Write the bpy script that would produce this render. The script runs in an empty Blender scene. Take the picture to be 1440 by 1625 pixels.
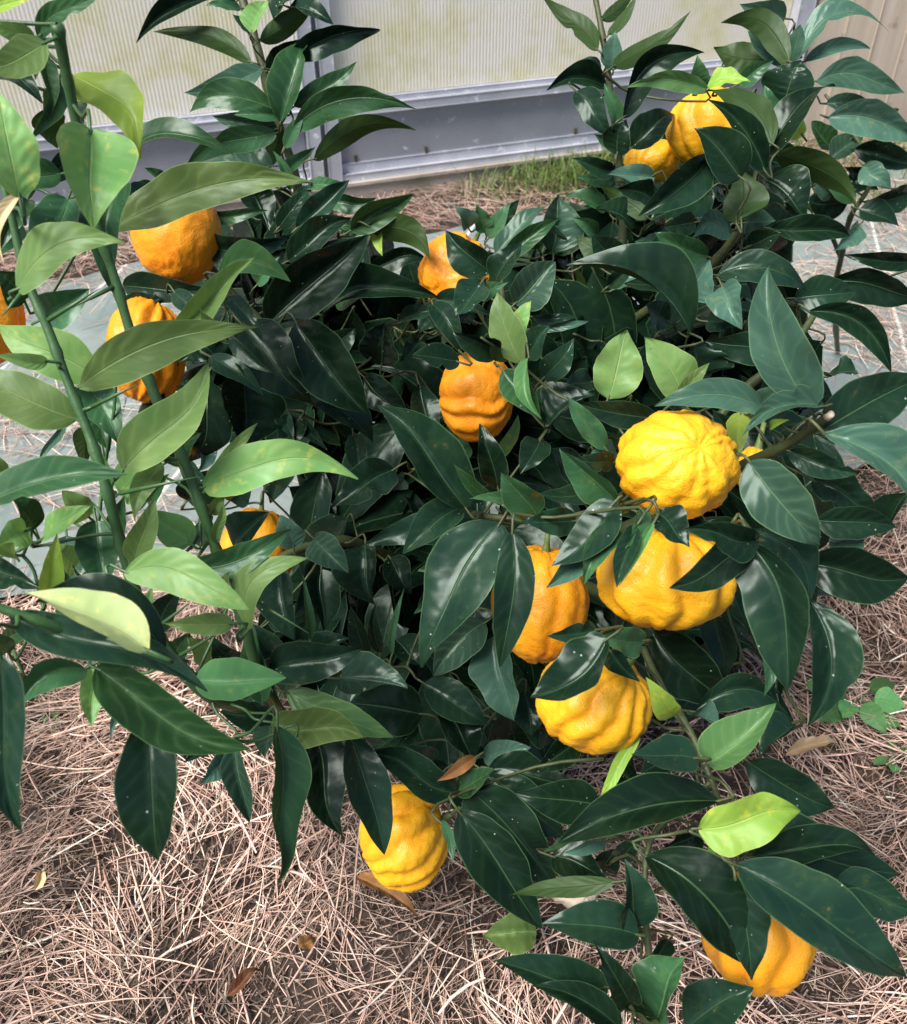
import bpy, bmesh, math, random
import numpy as np
from mathutils import Vector, Matrix, noise

random.seed(7)
RNG = np.random.default_rng(7)
scene = bpy.context.scene
COL = scene.collection
R = math.radians

# ------------------------------------------------------------------ camera
PX_W, PX_H = 1440.0, 1625.0
FPX = 1441.0
CAM_H, PITCH = 0.95, 40.0
cam_data = bpy.data.cameras.new('camera')
cam = bpy.data.objects.new('camera', cam_data)
COL.objects.link(cam)
cam.location = (0, 0, CAM_H)
cam.rotation_euler = (R(90 - PITCH), 0, 0)
cam_data.sensor_fit = 'HORIZONTAL'
cam_data.sensor_width = 36.0
cam_data.lens = 36.0 * FPX / PX_W
cam_data.clip_start = 0.02
cam_data.clip_end = 400
cam_data.dof.use_dof = True
cam_data.dof.focus_distance = 0.72
cam_data.dof.aperture_fstop = 17.0
scene.camera = cam
scene.render.resolution_x, scene.render.resolution_y = 907, 1024

# ------------------------------------------------------------------ light
SUN_AZ, SUN_EL = R(232), R(58)          # behind and to the left of the camera
world = bpy.data.worlds.new('World')
scene.world = world
world.use_nodes = True
wn = world.node_tree
wbg = wn.nodes['Background']
sky = wn.nodes.new('ShaderNodeTexSky')
sky.sky_type = 'NISHITA'
sky.sun_disc = False
sky.sun_elevation = SUN_EL
sky.sun_rotation = SUN_AZ
sky.dust_density = 3.0
sky.air_density = 1.0
wn.links.new(sky.outputs[0], wbg.inputs[0])
wbg.inputs[1].default_value = 0.05
sd = bpy.data.lights.new('sun', 'SUN')
sun = bpy.data.objects.new('sun', sd)
COL.objects.link(sun)
sd.energy = 2.6
sd.angle = R(34)
sd.color = (1.0, 0.93, 0.84)
sdir = Vector((math.sin(SUN_AZ) * math.cos(SUN_EL), math.cos(SUN_AZ) * math.cos(SUN_EL), math.sin(SUN_EL)))
sun.rotation_euler = sdir.to_track_quat('Z', 'Y').to_euler()
sun.location = (-2, -3, 5)
scene.view_settings.view_transform = 'Standard'
scene.view_settings.look = 'None'
scene.view_settings.gamma = 1.0
scene.view_settings.use_curve_mapping = False
scene.view_settings.exposure = 1.6
scene.cycles.max_bounces = 6
scene.cycles.transmission_bounces = 4
scene.cycles.diffuse_bounces = 3
scene.cycles.glossy_bounces = 3

# ------------------------------------------------------------------ helpers
C0 = Vector((0, 0, CAM_H))
FWD = Vector((0, math.cos(R(PITCH)), -math.sin(R(PITCH))))
RIGHT = Vector((1, 0, 0))
UPV = Vector((0, math.sin(R(PITCH)), math.cos(R(PITCH))))

def ray(px, py):
    return FWD + RIGHT * ((px - PX_W / 2) / FPX) - UPV * ((py - PX_H / 2) / FPX)

def P(px, py, d):
    return C0 + ray(px, py) * d

def G(px, py, z=0.0):
    r = ray(px, py)
    return C0 + r * ((z - CAM_H) / r.z)

def tag(o, label=None, cat=None, group=None, kind=None):
    if label: o['label'] = label
    if cat: o['category'] = cat
    if group: o['group'] = group
    if kind: o['kind'] = kind
    return o

def obj(name, me, mat=None, parent=None):
    o = bpy.data.objects.new(name, me)
    COL.objects.link(o)
    if mat is not None and len(me.materials) == 0:
        me.materials.append(mat)
    if parent is not None:
        o.parent = parent
    return o

def empty(name, loc=(0, 0, 0)):
    o = bpy.data.objects.new(name, None)
    COL.objects.link(o)
    o.location = loc
    o.empty_display_size = 0.02
    return o

def kid(name, me, mat, parent):
    """child mesh whose vertices are in world space"""
    o = obj(name, me, mat, parent)
    o.matrix_parent_inverse = Matrix.Translation(parent.location).inverted()
    return o

def mesh_from(name, verts, faces, smooth=True):
    me = bpy.data.meshes.new(name)
    me.from_pydata([tuple(v) for v in verts], [], faces)
    if smooth:
        me.polygons.foreach_set('use_smooth', [True] * len(me.polygons))
    me.update()
    return me

def np_mesh(name, V, F, colors=None, smooth=False):
    """fast mesh from numpy, F is (n,4) quads"""
    me = bpy.data.meshes.new(name)
    n, k = F.shape
    me.vertices.add(len(V)); me.vertices.foreach_set('co', V.astype(np.float32).ravel())
    me.loops.add(n * k); me.loops.foreach_set('vertex_index', F.astype(np.int32).ravel())
    me.polygons.add(n)
    me.polygons.foreach_set('loop_start', np.arange(0, n * k, k, dtype=np.int32))
    me.polygons.foreach_set('loop_total', np.full(n, k, dtype=np.int32))
    if smooth:
        me.polygons.foreach_set('use_smooth', np.ones(n, dtype=bool))
    me.update(calc_edges=True)
    if colors is not None:
        at = me.color_attributes.new('tint', 'FLOAT_COLOR', 'POINT')
        c4 = np.ones((len(V), 4), dtype=np.float32); c4[:, :3] = colors
        at.data.foreach_set('color', c4.ravel())
    return me

def tube_geo(pts, rads, seg=7, cap=True):
    V, F = [], []
    n = len(pts)
    ref = Vector((0.31, 0.2, 0.93)).normalized()
    for i, p in enumerate(pts):
        d = (pts[min(i + 1, n - 1)] - pts[max(i - 1, 0)])
        d = d.normalized() if d.length > 1e-9 else Vector((0, 0, 1))
        a = d.cross(ref)
        if a.length < 1e-3: a = d.cross(Vector((1, 0, 0)))
        a.normalize(); b = d.cross(a)
        for j in range(seg):
            t = 2 * math.pi * j / seg
            V.append(p + (a * math.cos(t) + b * math.sin(t)) * rads[i])
    for i in range(n - 1):
        for j in range(seg):
            k = (j + 1) % seg
            F.append((i * seg + j, i * seg + k, (i + 1) * seg + k, (i + 1) * seg + j))
    if cap:
        F.append(tuple(range(seg - 1, -1, -1)))
        F.append(tuple((n - 1) * seg + j for j in range(seg)))
    return V, F

def spline(ctrl, n=6):
    """Catmull-Rom through (Vector, radius) points"""
    out = []
    m = len(ctrl)
    for i in range(m - 1):
        p0 = ctrl[max(i - 1, 0)]; p1 = ctrl[i]; p2 = ctrl[i + 1]; p3 = ctrl[min(i + 2, m - 1)]
        for s in range(n):
            t = s / n
            q = 0.5 * ((2 * p1[0]) + (p2[0] - p0[0]) * t + (2 * p0[0] - 5 * p1[0] + 4 * p2[0] - p3[0]) * t * t
                       + (-p0[0] + 3 * p1[0] - 3 * p2[0] + p3[0]) * t ** 3)
            out.append((q, p1[1] * (1 - t) + p2[1] * t))
    out.append(ctrl[-1])
    return out

def box_geo(c, ax, ay, az, hx, hy, hz, V, F):
    b = len(V)
    for sx, sy, sz in ((-1,-1,-1),(1,-1,-1),(1,1,-1),(-1,1,-1),(-1,-1,1),(1,-1,1),(1,1,1),(-1,1,1)):
        V.append(c + ax * (hx * sx) + ay * (hy * sy) + az * (hz * sz))
    for f in ((0,3,2,1),(4,5,6,7),(0,1,5,4),(1,2,6,5),(2,3,7,6),(3,0,4,7)):
        F.append(tuple(b + i for i in f))

# ------------------------------------------------------------------ materials
class NT:
    def __init__(self, name):
        self.m = bpy.data.materials.new(name)
        self.m.use_nodes = True
        self.t = self.m.node_tree
        self.bsdf = self.t.nodes['Principled BSDF']
        self.out = self.t.nodes['Material Output']
    def n(self, typ, **kw):
        nd = self.t.nodes.new('ShaderNode' + typ)
        for k, v in kw.items():
            if k.startswith('i_'):
                nd.inputs[k[2:].replace('_', ' ')].default_value = v
            else:
                setattr(nd, k, v)
        return nd
    def l(self, a, b):
        self.t.links.new(a, b)
    def ramp(self, fac, stops):
        r = self.n('ValToRGB')
        el = r.color_ramp.elements
        while len(el) < len(stops): el.new(0.5)
        for e, (p, c) in zip(el, stops):
            e.position = p
            e.color = (c[0], c[1], c[2], 1) if not isinstance(c, (int, float)) else (c, c, c, 1)
        self.l(fac, r.inputs[0])
        return r.outputs[0]
    def mix(self, fac, a, b, blend='MIX'):
        mx = self.n('Mix', data_type='RGBA', blend_type=blend)
        for s, v in ((0, fac), (6, a), (7, b)):
            if isinstance(v, (int, float)): mx.inputs[s].default_value = v
            elif isinstance(v, tuple): mx.inputs[s].default_value = (*v, 1)
            else: self.l(v, mx.inputs[s])
        return mx.outputs[2]
    def math(self, op, a, b=None, clamp=False):
        m = self.n('Math', operation=op, use_clamp=clamp)
        for s, v in ((0, a), (1, b)):
            if v is None: continue
            if isinstance(v, (int, float)): m.inputs[s].default_value = v
            else: self.l(v, m.inputs[s])
        return m.outputs[0]
    def noise(self, scale, detail=4, rough=0.55, vec=None):
        t = self.n('TexNoise', i_Scale=scale, i_Detail=detail, i_Roughness=rough)
        if vec is not None: self.l(vec, t.inputs['Vector'])
        return t.outputs[0]
    def obj(self): return self.n('TexCoord').outputs['Object']
    def bump(self, h, strength, dist):
        b = self.n('Bump', i_Strength=strength, i_Distance=dist)
        self.l(h, b.inputs['Height'])
        return b.outputs[0]
    def set(self, **kw):
        for k, v in kw.items():
            s = self.bsdf.inputs[k.replace('_', ' ')]
            if isinstance(v, tuple): s.default_value = (*v, 1)
            elif isinstance(v, (int, float)): s.default_value = v
            else: self.l(v, s)

def leaf_mat(name, c1, c2, under, rib, rough, transl, tcol, spots=0.0, pucker=0.5):
    k = NT(name)
    uv = k.n('UVMap').outputs[0]
    sep = k.n('SeparateXYZ'); k.l(uv, sep.inputs[0])
    u, v = sep.outputs[0], sep.outputs[1]
    av = k.math('ABSOLUTE', k.math('SUBTRACT', k.math('MULTIPLY', v, 2.0), 1.0))
    geo = k.n('NewGeometry')
    pos = geo.outputs['Position']
    info = k.n('ObjectInfo')
    n1 = k.noise(36, 2, 0.5, pos)
    base = k.mix(k.ramp(n1, [(0.3, 0.0), (0.7, 1.0)]), c1, c2)
    vary = k.n('HueSaturation')
    k.l(k.math('ADD', k.math('MULTIPLY', info.outputs['Random'], 0.04), 0.49), vary.inputs['Hue'])
    k.l(k.math('ADD', k.math('MULTIPLY', info.outputs['Random'], 0.9), 0.55), vary.inputs['Value'])
    k.l(base, vary.inputs['Color'])
    base = vary.outputs[0]
    # faint side veins running obliquely from the midrib
    ph = k.math('ADD', k.math('MULTIPLY', u, 21.0), k.math('MULTIPLY', av, -4.5))
    ph = k.math('ADD', ph, k.math('MULTIPLY', n1, 7.0))
    vein = k.math('POWER', k.math('ABSOLUTE', k.math('COSINE', ph)), 16.0)
    base = k.mix(k.math('MULTIPLY', vein, 0.045 if 'dark' in name else 0.10), base, rib)
    mid = k.ramp(av, [(0.0, 1.0), (0.018, 0.8), (0.045, 0.0)])
    base = k.mix(k.math('MULTIPLY', mid, 0.5), base, rib)
    edge = k.ramp(av, [(0.955, 0.0), (0.99, 1.0)])
    base = k.mix(k.math('MULTIPLY', edge, 0.75), base, rib)
    if spots:
        vo = k.n('TexVoronoi', i_Scale=250.0); k.l(pos, vo.inputs['Vector'])
        sc = k.n('SeparateColor'); k.l(vo.outputs['Color'], sc.inputs[0])
        lim = k.math('MULTIPLY', k.math('SUBTRACT', sc.outputs[0], 0.74), 0.75)
        dot = k.math('LESS_THAN', vo.outputs['Distance'], lim)
        gate = k.ramp(n1, [(0.50, 0.0), (0.56, 1.0)])
        base = k.mix(k.math('MULTIPLY', k.math('MULTIPLY', dot, gate), spots * 0.6), base, (0.42, 0.47, 0.45))
    # blemishes and yellow mottling on some leaves
    blem = k.noise(95, 4, 0.65, pos)
    gate3 = k.ramp(info.outputs['Random'], [(0.45, 0.0), (0.9, 1.0)])
    base = k.mix(k.math('MULTIPLY', k.ramp(blem, [(0.56, 0.0), (0.70, 0.55)]), gate3), base, (c2[0] * 3.2, c2[1] * 1.9, c2[2] * 1.2))
    base = k.mix(k.math('MULTIPLY', k.ramp(blem, [(0.69, 0.0), (0.73, 0.7)]), gate3), base, (0.11, 0.075, 0.03))
    col = k.mix(geo.outputs['Backfacing'], base, under)
    h = k.math('ADD', k.math('MULTIPLY', k.math('MULTIPLY', k.math('SINE', k.math('MULTIPLY', ph, 2.0)), 0.42 * pucker), k.math('MULTIPLY', k.math('MULTIPLY', av, k.math('SUBTRACT', 1.0, av)), k.ramp(n1, [(0.4, 0.15), (0.62, 1.0)]))), k.math('MULTIPLY', n1, 1.1))
    h = k.math('SUBTRACT', h, k.math('MULTIPLY', mid, 0.5))
    bmp = k.bump(h, 0.5, 0.0026)
    rr = k.math('ADD', k.math('MULTIPLY', blem, 0.34), rough - 0.17)
    rr = k.math('ADD', rr, k.math('MULTIPLY', geo.outputs['Backfacing'], 0.2))
    k.set(Base_Color=col, Roughness=rr, Normal=bmp, Specular_IOR_Level=0.29 if name not in ('leaf_dark', 'leaf_grey_green_sheen') else 0.21)
    k.bsdf.inputs['Specular Tint'].default_value = (0.80, 0.96, 0.94, 1)
    if transl > 0.06:
        tr = k.n('BsdfTranslucent')
        k.l(k.mix(0.5, col, tcol), tr.inputs[0])
        ms = k.n('MixShader'); ms.inputs[0].default_value = transl
        k.l(k.bsdf.outputs[0], ms.inputs[1]); k.l(tr.outputs[0], ms.inputs[2])
        k.l(ms.outputs[0], k.out.inputs[0])
    return k.m

LM = {
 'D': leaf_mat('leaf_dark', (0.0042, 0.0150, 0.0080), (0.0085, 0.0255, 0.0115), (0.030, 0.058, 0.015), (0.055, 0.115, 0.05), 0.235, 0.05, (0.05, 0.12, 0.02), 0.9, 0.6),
 'M': leaf_mat('leaf_mid', (0.016, 0.056, 0.022), (0.028, 0.086, 0.030), (0.026, 0.054, 0.013), (0.12, 0.22, 0.08), 0.30, 0.12, (0.08, 0.17, 0.02), 0.5, 0.8),
 'P': leaf_mat('leaf_pale', (0.105, 0.205, 0.058), (0.175, 0.285, 0.092), (0.17, 0.27, 0.075), (0.30, 0.42, 0.16), 0.40, 0.28, (0.26, 0.42, 0.07), 0.2, 1.0),
 'L': leaf_mat('leaf_mid_lit', (0.055, 0.14, 0.048), (0.09, 0.19, 0.066), (0.12, 0.20, 0.05), (0.2, 0.33, 0.12), 0.36, 0.2, (0.14, 0.28, 0.04), 0.3, 0.9),  # mid leaves as lit: their brightness is put into the colour
 'Y': leaf_mat('leaf_yellowing', (0.16, 0.26, 0.035), (0.25, 0.35, 0.055), (0.20, 0.28, 0.05), (0.36, 0.45, 0.12), 0.40, 0.32, (0.36, 0.48, 0.05), 0.2, 0.8),
 'W': leaf_mat('leaf_whitish', (0.33, 0.40, 0.165), (0.40, 0.46, 0.21), (0.30, 0.38, 0.14), (0.42, 0.47, 0.22), 0.50, 0.25, (0.40, 0.46, 0.15), 0.0, 0.3),
 'G': leaf_mat('leaf_grey_green_sheen', (0.030, 0.075, 0.052), (0.045, 0.105, 0.070), (0.09, 0.15, 0.06), (0.14, 0.24, 0.12), 0.24, 0.12, (0.06, 0.14, 0.04), 0.4, 1.2),  # grey green that also carries sky sheen, put into the leaf colour
 'T': leaf_mat('leaf_dry', (0.34, 0.23, 0.13), (0.48, 0.36, 0.23), (0.40, 0.25, 0.12), (0.5, 0.34, 0.18), 0.65, 0.12, (0.4, 0.25, 0.08), 0.0, 0.6),
}
LM['B'] = leaf_mat('leaf_rust_brown', (0.075, 0.028, 0.013), (0.17, 0.07, 0.03), (0.13, 0.06, 0.03), (0.3, 0.15, 0.07), 0.6, 0.05, (0.3, 0.12, 0.03), 0.0, 0.6)

def bark_mat(name, c1, c2, rough, bs):
    k = NT(name)
    o = k.n('NewGeometry').outputs['Position']
    n1 = k.noise(90, 5, 0.6, o)
    k.set(Base_Color=k.ramp(n1, [(0.3, c1), (0.7, c2)]), Roughness=rough, Normal=k.bump(k.noise(260, 4, 0.6, o), bs, 0.0015))
    return k.m
M_BARK = bark_mat('bark_grey_brown', (0.045, 0.038, 0.026), (0.13, 0.105, 0.07), 0.8, 0.6)
M_TWIG = bark_mat('bark_green', (0.024, 0.038, 0.013), (0.060, 0.080, 0.028), 0.55, 0.3)
M_STEM = bark_mat('stem_fresh_green', (0.024, 0.074, 0.024), (0.044, 0.112, 0.036), 0.42, 0.2)
# ------------------------------------------------------------------ setting materials
def mat_ground():
    k = NT('soil')
    o = k.obj()
    n1 = k.noise(9, 6, 0.6, o); n2 = k.noise(70, 5, 0.65, o)
    c = k.ramp(n1, [(0.3, (0.016, 0.011, 0.009)), (0.7, (0.050, 0.034, 0.026))])
    c = k.mix(k.ramp(n2, [(0.55, 0.0), (0.75, 0.5)]), c, (0.14, 0.10, 0.075))
    k.set(Base_Color=c, Roughness=0.95, Normal=k.bump(n2, 0.9, 0.012))
    return k.m
def mat_weed_mat():
    k = NT('woven_membrane')
    o = k.obj()
    mp = k.n('Mapping'); mp.inputs['Rotation'].default_value = (0, 0, R(14)); k.l(o, mp.inputs[0])
    wx = k.n('TexWave', wave_type='BANDS', bands_direction='X', i_Scale=130.0); k.l(mp.outputs[0], wx.inputs[0])
    wy = k.n('TexWave', wave_type='BANDS', bands_direction='Y', i_Scale=130.0); k.l(mp.outputs[0], wy.inputs[0])
    weave = k.math('MULTIPLY', wx.outputs[1], wy.outputs[1])
    sp = k.n('SeparateXYZ'); k.l(mp.outputs[0], sp.inputs[0])
    ln = k.math('ABSOLUTE', k.math('SINE', k.math('MULTIPLY', sp.outputs[0], math.pi / 0.25)))
    line = k.ramp(ln, [(0.0, 1.0), (0.035, 1.0), (0.06, 0.0)])
    n1 = k.noise(5, 5, 0.6, o)
    c = k.ramp(n1, [(0.3, (0.12, 0.165, 0.17)), (0.7, (0.22, 0.27, 0.275))])
    c = k.mix(k.math('MULTIPLY', weave, 0.3), c, (0.12, 0.18, 0.18))
    c = k.mix(k.math('MULTIPLY', line, 0.6), c, (0.75, 0.80, 0.82))
    c = k.mix(k.ramp(k.noise(24, 5, 0.7, o), [(0.50, 0.0), (0.75, 0.5)]), c, (0.20, 0.19, 0.16))
    k.set(Base_Color=c, Roughness=0.45, Normal=k.bump(k.math('ADD', weave, k.math('MULTIPLY', n1, 8.0)), 0.4, 0.002))
    return k.m
def mat_tint(name, rough, sub=0.0, transl=0.0, nscale=200.0):
    k = NT(name)
    at = k.n('Attribute', attribute_name='tint')
    o = k.n('NewGeometry').outputs['Position']
    c = k.mix(k.ramp(k.noise(nscale, 3, 0.6, o), [(0.35, 0.0), (0.7, 0.45)]), at.outputs[0], (0.05, 0.04, 0.03), 'MULTIPLY')
    k.set(Base_Color=c, Roughness=rough)
    if transl:
        tr = k.n('BsdfTranslucent'); k.l(c, tr.inputs[0])
        ms = k.n('MixShader'); ms.inputs[0].default_value = transl
        k.l(k.bsdf.outputs[0], ms.inputs[1]); k.l(tr.outputs[0], ms.inputs[2]); k.l(ms.outputs[0], k.out.inputs[0])
    return k.m
def mat_metal(name, c1, c2, flake, amt, rough=0.45):
    k = NT(name)
    o = k.obj()
    n1 = k.noise(6, 5, 0.6, o); n2 = k.noise(30, 6, 0.7, o)
    c = k.ramp(n1, [(0.3, c1), (0.7, c2)])
    c = k.mix(k.ramp(n2, [(0.62 - amt, 0.0), (0.68 - amt * 0.8, 1.0)]), c, flake)
    c = k.mix(k.ramp(k.noise(140, 3, 0.6, o), [(0.6, 0.0), (0.75, 0.5)]), c, (0.12, 0.11, 0.12))
    k.set(Base_Color=c, Roughness=rough, Metallic=0.1, Normal=k.bump(n2, 0.25, 0.002))
    return k.m
def mat_panel():
    k = NT('twinwall_polycarbonate')
    o = k.obj()                                    # object space: x along the wall, z up
    wv = k.n('TexWave', wave_type='BANDS', bands_direction='X', i_Scale=34.0); k.l(o, wv.inputs[0])
    algae = k.ramp(k.noise(3.2, 6, 0.65, o), [(0.44, 0.0), (0.60, 1.0)])
    fine = k.ramp(k.noise(26, 6, 0.7, o), [(0.40, 0.0), (0.62, 1.0)])
    c = k.mix(k.math('MULTIPLY', algae, 0.75), (0.93, 0.90, 0.84), (0.86, 0.84, 0.56))
    c = k.mix(k.math('MULTIPLY', k.math('MULTIPLY', fine, algae), 0.55), c, (0.68, 0.66, 0.36))
    c = k.mix(k.math('MULTIPLY', wv.outputs[1], 0.10), c, (0.5, 0.43, 0.36))
    bmp = k.bump(wv.outputs[1], 0.35, 0.002)
    k.set(Base_Color=c, Roughness=0.35, Normal=bmp)
    tr = k.n('BsdfTranslucent'); k.l(c, tr.inputs[0])
    rf = k.n('BsdfRefraction', i_Roughness=0.42, i_IOR=1.05); k.l(c, rf.inputs[0])
    m1 = k.n('MixShader'); m1.inputs[0].default_value = 0.25
    k.l(k.bsdf.outputs[0], m1.inputs[1]); k.l(tr.outputs[0], m1.inputs[2])
    m2 = k.n('MixShader'); m2.inputs[0].default_value = 0.12
    k.l(m1.outputs[0], m2.inputs[1]); k.l(rf.outputs[0], m2.inputs[2])
    k.l(m2.outputs[0], k.out.inputs[0])
    return k.m
def mat_concrete():
    k = NT('footing_concrete')
    o = k.obj()
    n1 = k.noise(14, 6, 0.65, o)
    c = k.ramp(n1, [(0.3, (0.30, 0.26, 0.23)), (0.7, (0.56, 0.51, 0.47))])
    c = k.mix(k.ramp(k.noise(7, 4, 0.6, o), [(0.5, 0.0), (0.7, 0.7)]), c, (0.22, 0.20, 0.11))
    k.set(Base_Color=c, Roughness=0.9, Normal=k.bump(k.noise(60, 5, 0.7, o), 0.7, 0.006))
    return k.m
def mat_wood():
    k = NT('weathered_board')
    o = k.obj()
    mp = k.n('Mapping'); mp.inputs['Scale'].default_value = (30, 30, 2.5); k.l(o, mp.inputs[0])
    rnd = k.n('ObjectInfo').outputs['Random']
    n1 = k.noise(1.0, 6, 0.65, mp.outputs[0])
    c = k.ramp(n1, [(0.25, (0.50, 0.41, 0.31)), (0.7, (0.70, 0.61, 0.50))])
    c = k.mix(k.math('MULTIPLY', rnd, 0.35), c, (0.42, 0.36, 0.30))
    c = k.mix(k.ramp(k.noise(9, 3, 0.6, o), [(0.64, 0.0), (0.74, 0.75)]), c, (0.10, 0.06, 0.045))
    k.set(Base_Color=c, Roughness=0.8, Normal=k.bump(n1, 0.4, 0.002))
    return k.m
M_SOIL, M_MEMB, M_PANEL, M_CONC, M_WOOD = mat_ground(), mat_weed_mat(), mat_panel(), mat_concrete(), mat_wood()
M_RAIL = mat_metal('grey_aluminium', (0.32, 0.345, 0.40), (0.43, 0.455, 0.51), (0.62, 0.64, 0.70), 0.02, 0.4)
M_KICK = mat_metal('blue_grey_sheet', (0.22, 0.24, 0.285), (0.29, 0.305, 0.35), (0.55, 0.56, 0.62), -0.015, 0.5)
M_FLAKE = mat_metal('flaking_white_sheet', (0.33, 0.35, 0.42), (0.5, 0.52, 0.58), (0.70, 0.71, 0.76), 0.04, 0.6)
M_STRAW = mat_tint('dry_straw', 0.6)
M_GRASS = mat_tint('grass_blades', 0.5, transl=0.25)
M_HEDGE = mat_tint('hedge_leaves', 0.5, transl=0.3, nscale=20.0)

# ------------------------------------------------------------------ ground
def mat_near(x): return 1.06 + 0.25 * x + 0.03 * math.sin(7 * x + 1) + 0.02 * math.sin(19 * x)
def mat_far(x): return 2.26 + 0.33 * x + 0.025 * math.sin(6 * x) + 0.015 * math.sin(23 * x)
def hgt(x, y):
    e = mat_near(x) - y
    m = max(0.0, min(1.0, e / 0.12)) * (1.0 if -0.4 < y else 0.0) 
    n = noise.noise(Vector((x * 3.1, y * 3.1, 0.3))) * 0.034 + noise.noise(Vector((x * 8, y * 8, 2.1))) * 0.034
    return m * (0.018 + n) + (0.0 if m > 0 else 0.0)

def axis(lo, hi, step, far):
    a = np.arange(lo, hi + 1e-6, step)
    return np.concatenate([-np.geomspace(far, abs(lo) + 0.4, 8), a, np.geomspace(hi + 0.4, far, 8)])
gx = axis(-1.6, 1.6, 0.035, 60); gy = axis(-0.4, 2.0, 0.035, 60)
gv = [(x, y, hgt(x, y) - (0.012 if (mat_near(x) < y < mat_far(x)) else 0.0)) for y in gy for x in gx]
nx = len(gx)
gf = [(j * nx + i, j * nx + i + 1, (j + 1) * nx + i + 1, (j + 1) * nx + i) for j in range(len(gy) - 1) for i in range(nx - 1)]
ground = obj('ground', mesh_from('ground', gv, gf), M_SOIL)
tag(ground, kind='structure')

# woven ground cover membrane laid as a path
mv, mf = [], []
xs = np.linspace(-3.0, 3.2, 220)
ny = 50
for x in xs:
    for j in range(ny + 1):
        t = j / ny
        y = mat_near(x) + (mat_far(x) - mat_near(x)) * t
        mv.append((x, y, 0.010 + 0.007 * noise.noise(Vector((x * 4, y * 4, 5))) + 0.006 * noise.noise(Vector((x * 13, y * 13, 5))) + (0.010 if j in (0,) else 0)))
for i in range(len(xs) - 1):
    for j in range(ny):
        a = i * (ny + 1) + j
        mf.append((a, a + ny + 1, a + ny + 2, a + 1))
path = obj('path', mesh_from('path', mv, mf), M_MEMB)
tag(path, 'grey green woven ground cover membrane path strewn with straw', 'path', kind='structure')

# straw: prism strands with three sides
def strands(name, X, Y, Z, L, wid, tilt, cols, bend=0.25, mat=None, ang=None, aniso=None):
    n = len(X)
    a = RNG.uniform(0, 2 * np.pi, n) if ang is None else ang
    dz = np.sin(tilt)
    D = np.stack([np.cos(a) * np.cos(tilt), np.sin(a) * np.cos(tilt), dz], 1)
    S = np.stack([-np.sin(a), np.cos(a), np.zeros(n)], 1)
    N = np.cross(D, S)
    bendv = RNG.normal(0, bend, n)[:, None] * S + RNG.normal(0, bend * 0.5, n)[:, None] * N
    C = np.stack([X, Y, Z], 1)
    ts = np.array([-0.5, -0.17, 0.17, 0.5])
    tw = np.array([0.75, 1.0, 1.0, 0.5])
    rings = []
    roll = RNG.uniform(0, 2 * np.pi, n)
    flat = RNG.uniform(0.12, 0.6, n)
    roll = RNG.normal(0, 0.5, n)
    for t, w in zip(ts, tw):
        c = C + D * (L * t)[:, None] + bendv * (L * (t * t * 2 - 0.2))[:, None]
        for q in range(3):
            th = roll + q * 2 * np.pi / 3
            off = S * (np.cos(th) * wid * w * 0.5)[:, None] + N * (np.sin(th) * wid * w * 0.5 * flat)[:, None]
            rings.append(c + off)
    V = np.stack(rings, 1).reshape(-1, 3)                     # n,12,3
    base = (np.arange(n) * 12)[:, None]
    quads = []
    for s in range(3):
        for q in range(3):
            r = (q + 1) % 3
            quads.append(np.stack([base[:, 0] + s * 3 + q, base[:, 0] + s * 3 + r, base[:, 0] + (s + 1) * 3 + r, base[:, 0] + (s + 1) * 3 + q], 1))
    F = np.concatenate(quads, 0)
    me = np_mesh(name, V, F, np.repeat(cols, 12, axis=0), smooth=True)
    return obj(name, me, mat)

def straw_cols(n, bright=1.0):
    pal = np.array([[0.60, 0.45, 0.37], [0.70, 0.55, 0.46], [0.46, 0.33, 0.27], [0.80, 0.70, 0.62], [0.28, 0.20, 0.16], [0.55, 0.41, 0.37], [0.15, 0.11, 0.09]])
    pw = np.array([0.26, 0.22, 0.18, 0.10, 0.10, 0.10, 0.04])
    c = pal[RNG.choice(len(pal), n, p=pw)] * RNG.uniform(0.62, 1.06, n)[:, None] * bright
    return np.clip(c * np.array([1.34, 1.24, 1.22]), 0, 0.9)

n = 44000
X = RNG.uniform(-1.15, 1.25, n); Y = RNG.uniform(0.12, 1.35, n)
ne = np.array([mat_near(x) for x in X])
keep = Y < ne + RNG.exponential(0.05, n)
# bare darker hollows
hol = np.array([noise.noise(Vector((x * 5.5, y * 5.5, 7.7))) for x, y in zip(X, Y)])
for hx, hy, hr in ((770, 1440, 0.11), (720, 1340, 0.12), (175, 1375, 0.05), (290, 1540, 0.055), (330, 1400, 0.04), (60, 1290, 0.04), (450, 1600, 0.05), (1250, 1590, 0.05), (1230, 940, 0.05)):
    g_ = G(hx, hy)
    hol = np.maximum(hol, 0.42 * np.exp(-((X - g_.x) ** 2 + (Y - g_.y) ** 2) / (hr * hr)))
keep &= RNG.uniform(0, 1, n) < np.clip(1.02 - np.clip(hol - 0.0, 0, 1) * 2.3, 0.22, 1)
X, Y = X[keep], Y[keep]; n = len(X)
Z = np.array([max(hgt(x, y), 0.012) for x, y in zip(X, Y)]) + RNG.beta(1.2, 2.2, n) * 0.046 * np.clip(1.2 - np.clip(hol[keep], 0, 1) * 2.0, 0.2, 1)
flow = np.array([noise.noise(Vector((x * 2.3, y * 2.3, 11.0))) for x, y in zip(X, Y)]) * 5 + 0.4
ang = np.where(RNG.uniform(0, 1, n) < 0.68, flow + RNG.normal(0, 0.45, n), RNG.uniform(0, 6.28, n))
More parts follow.
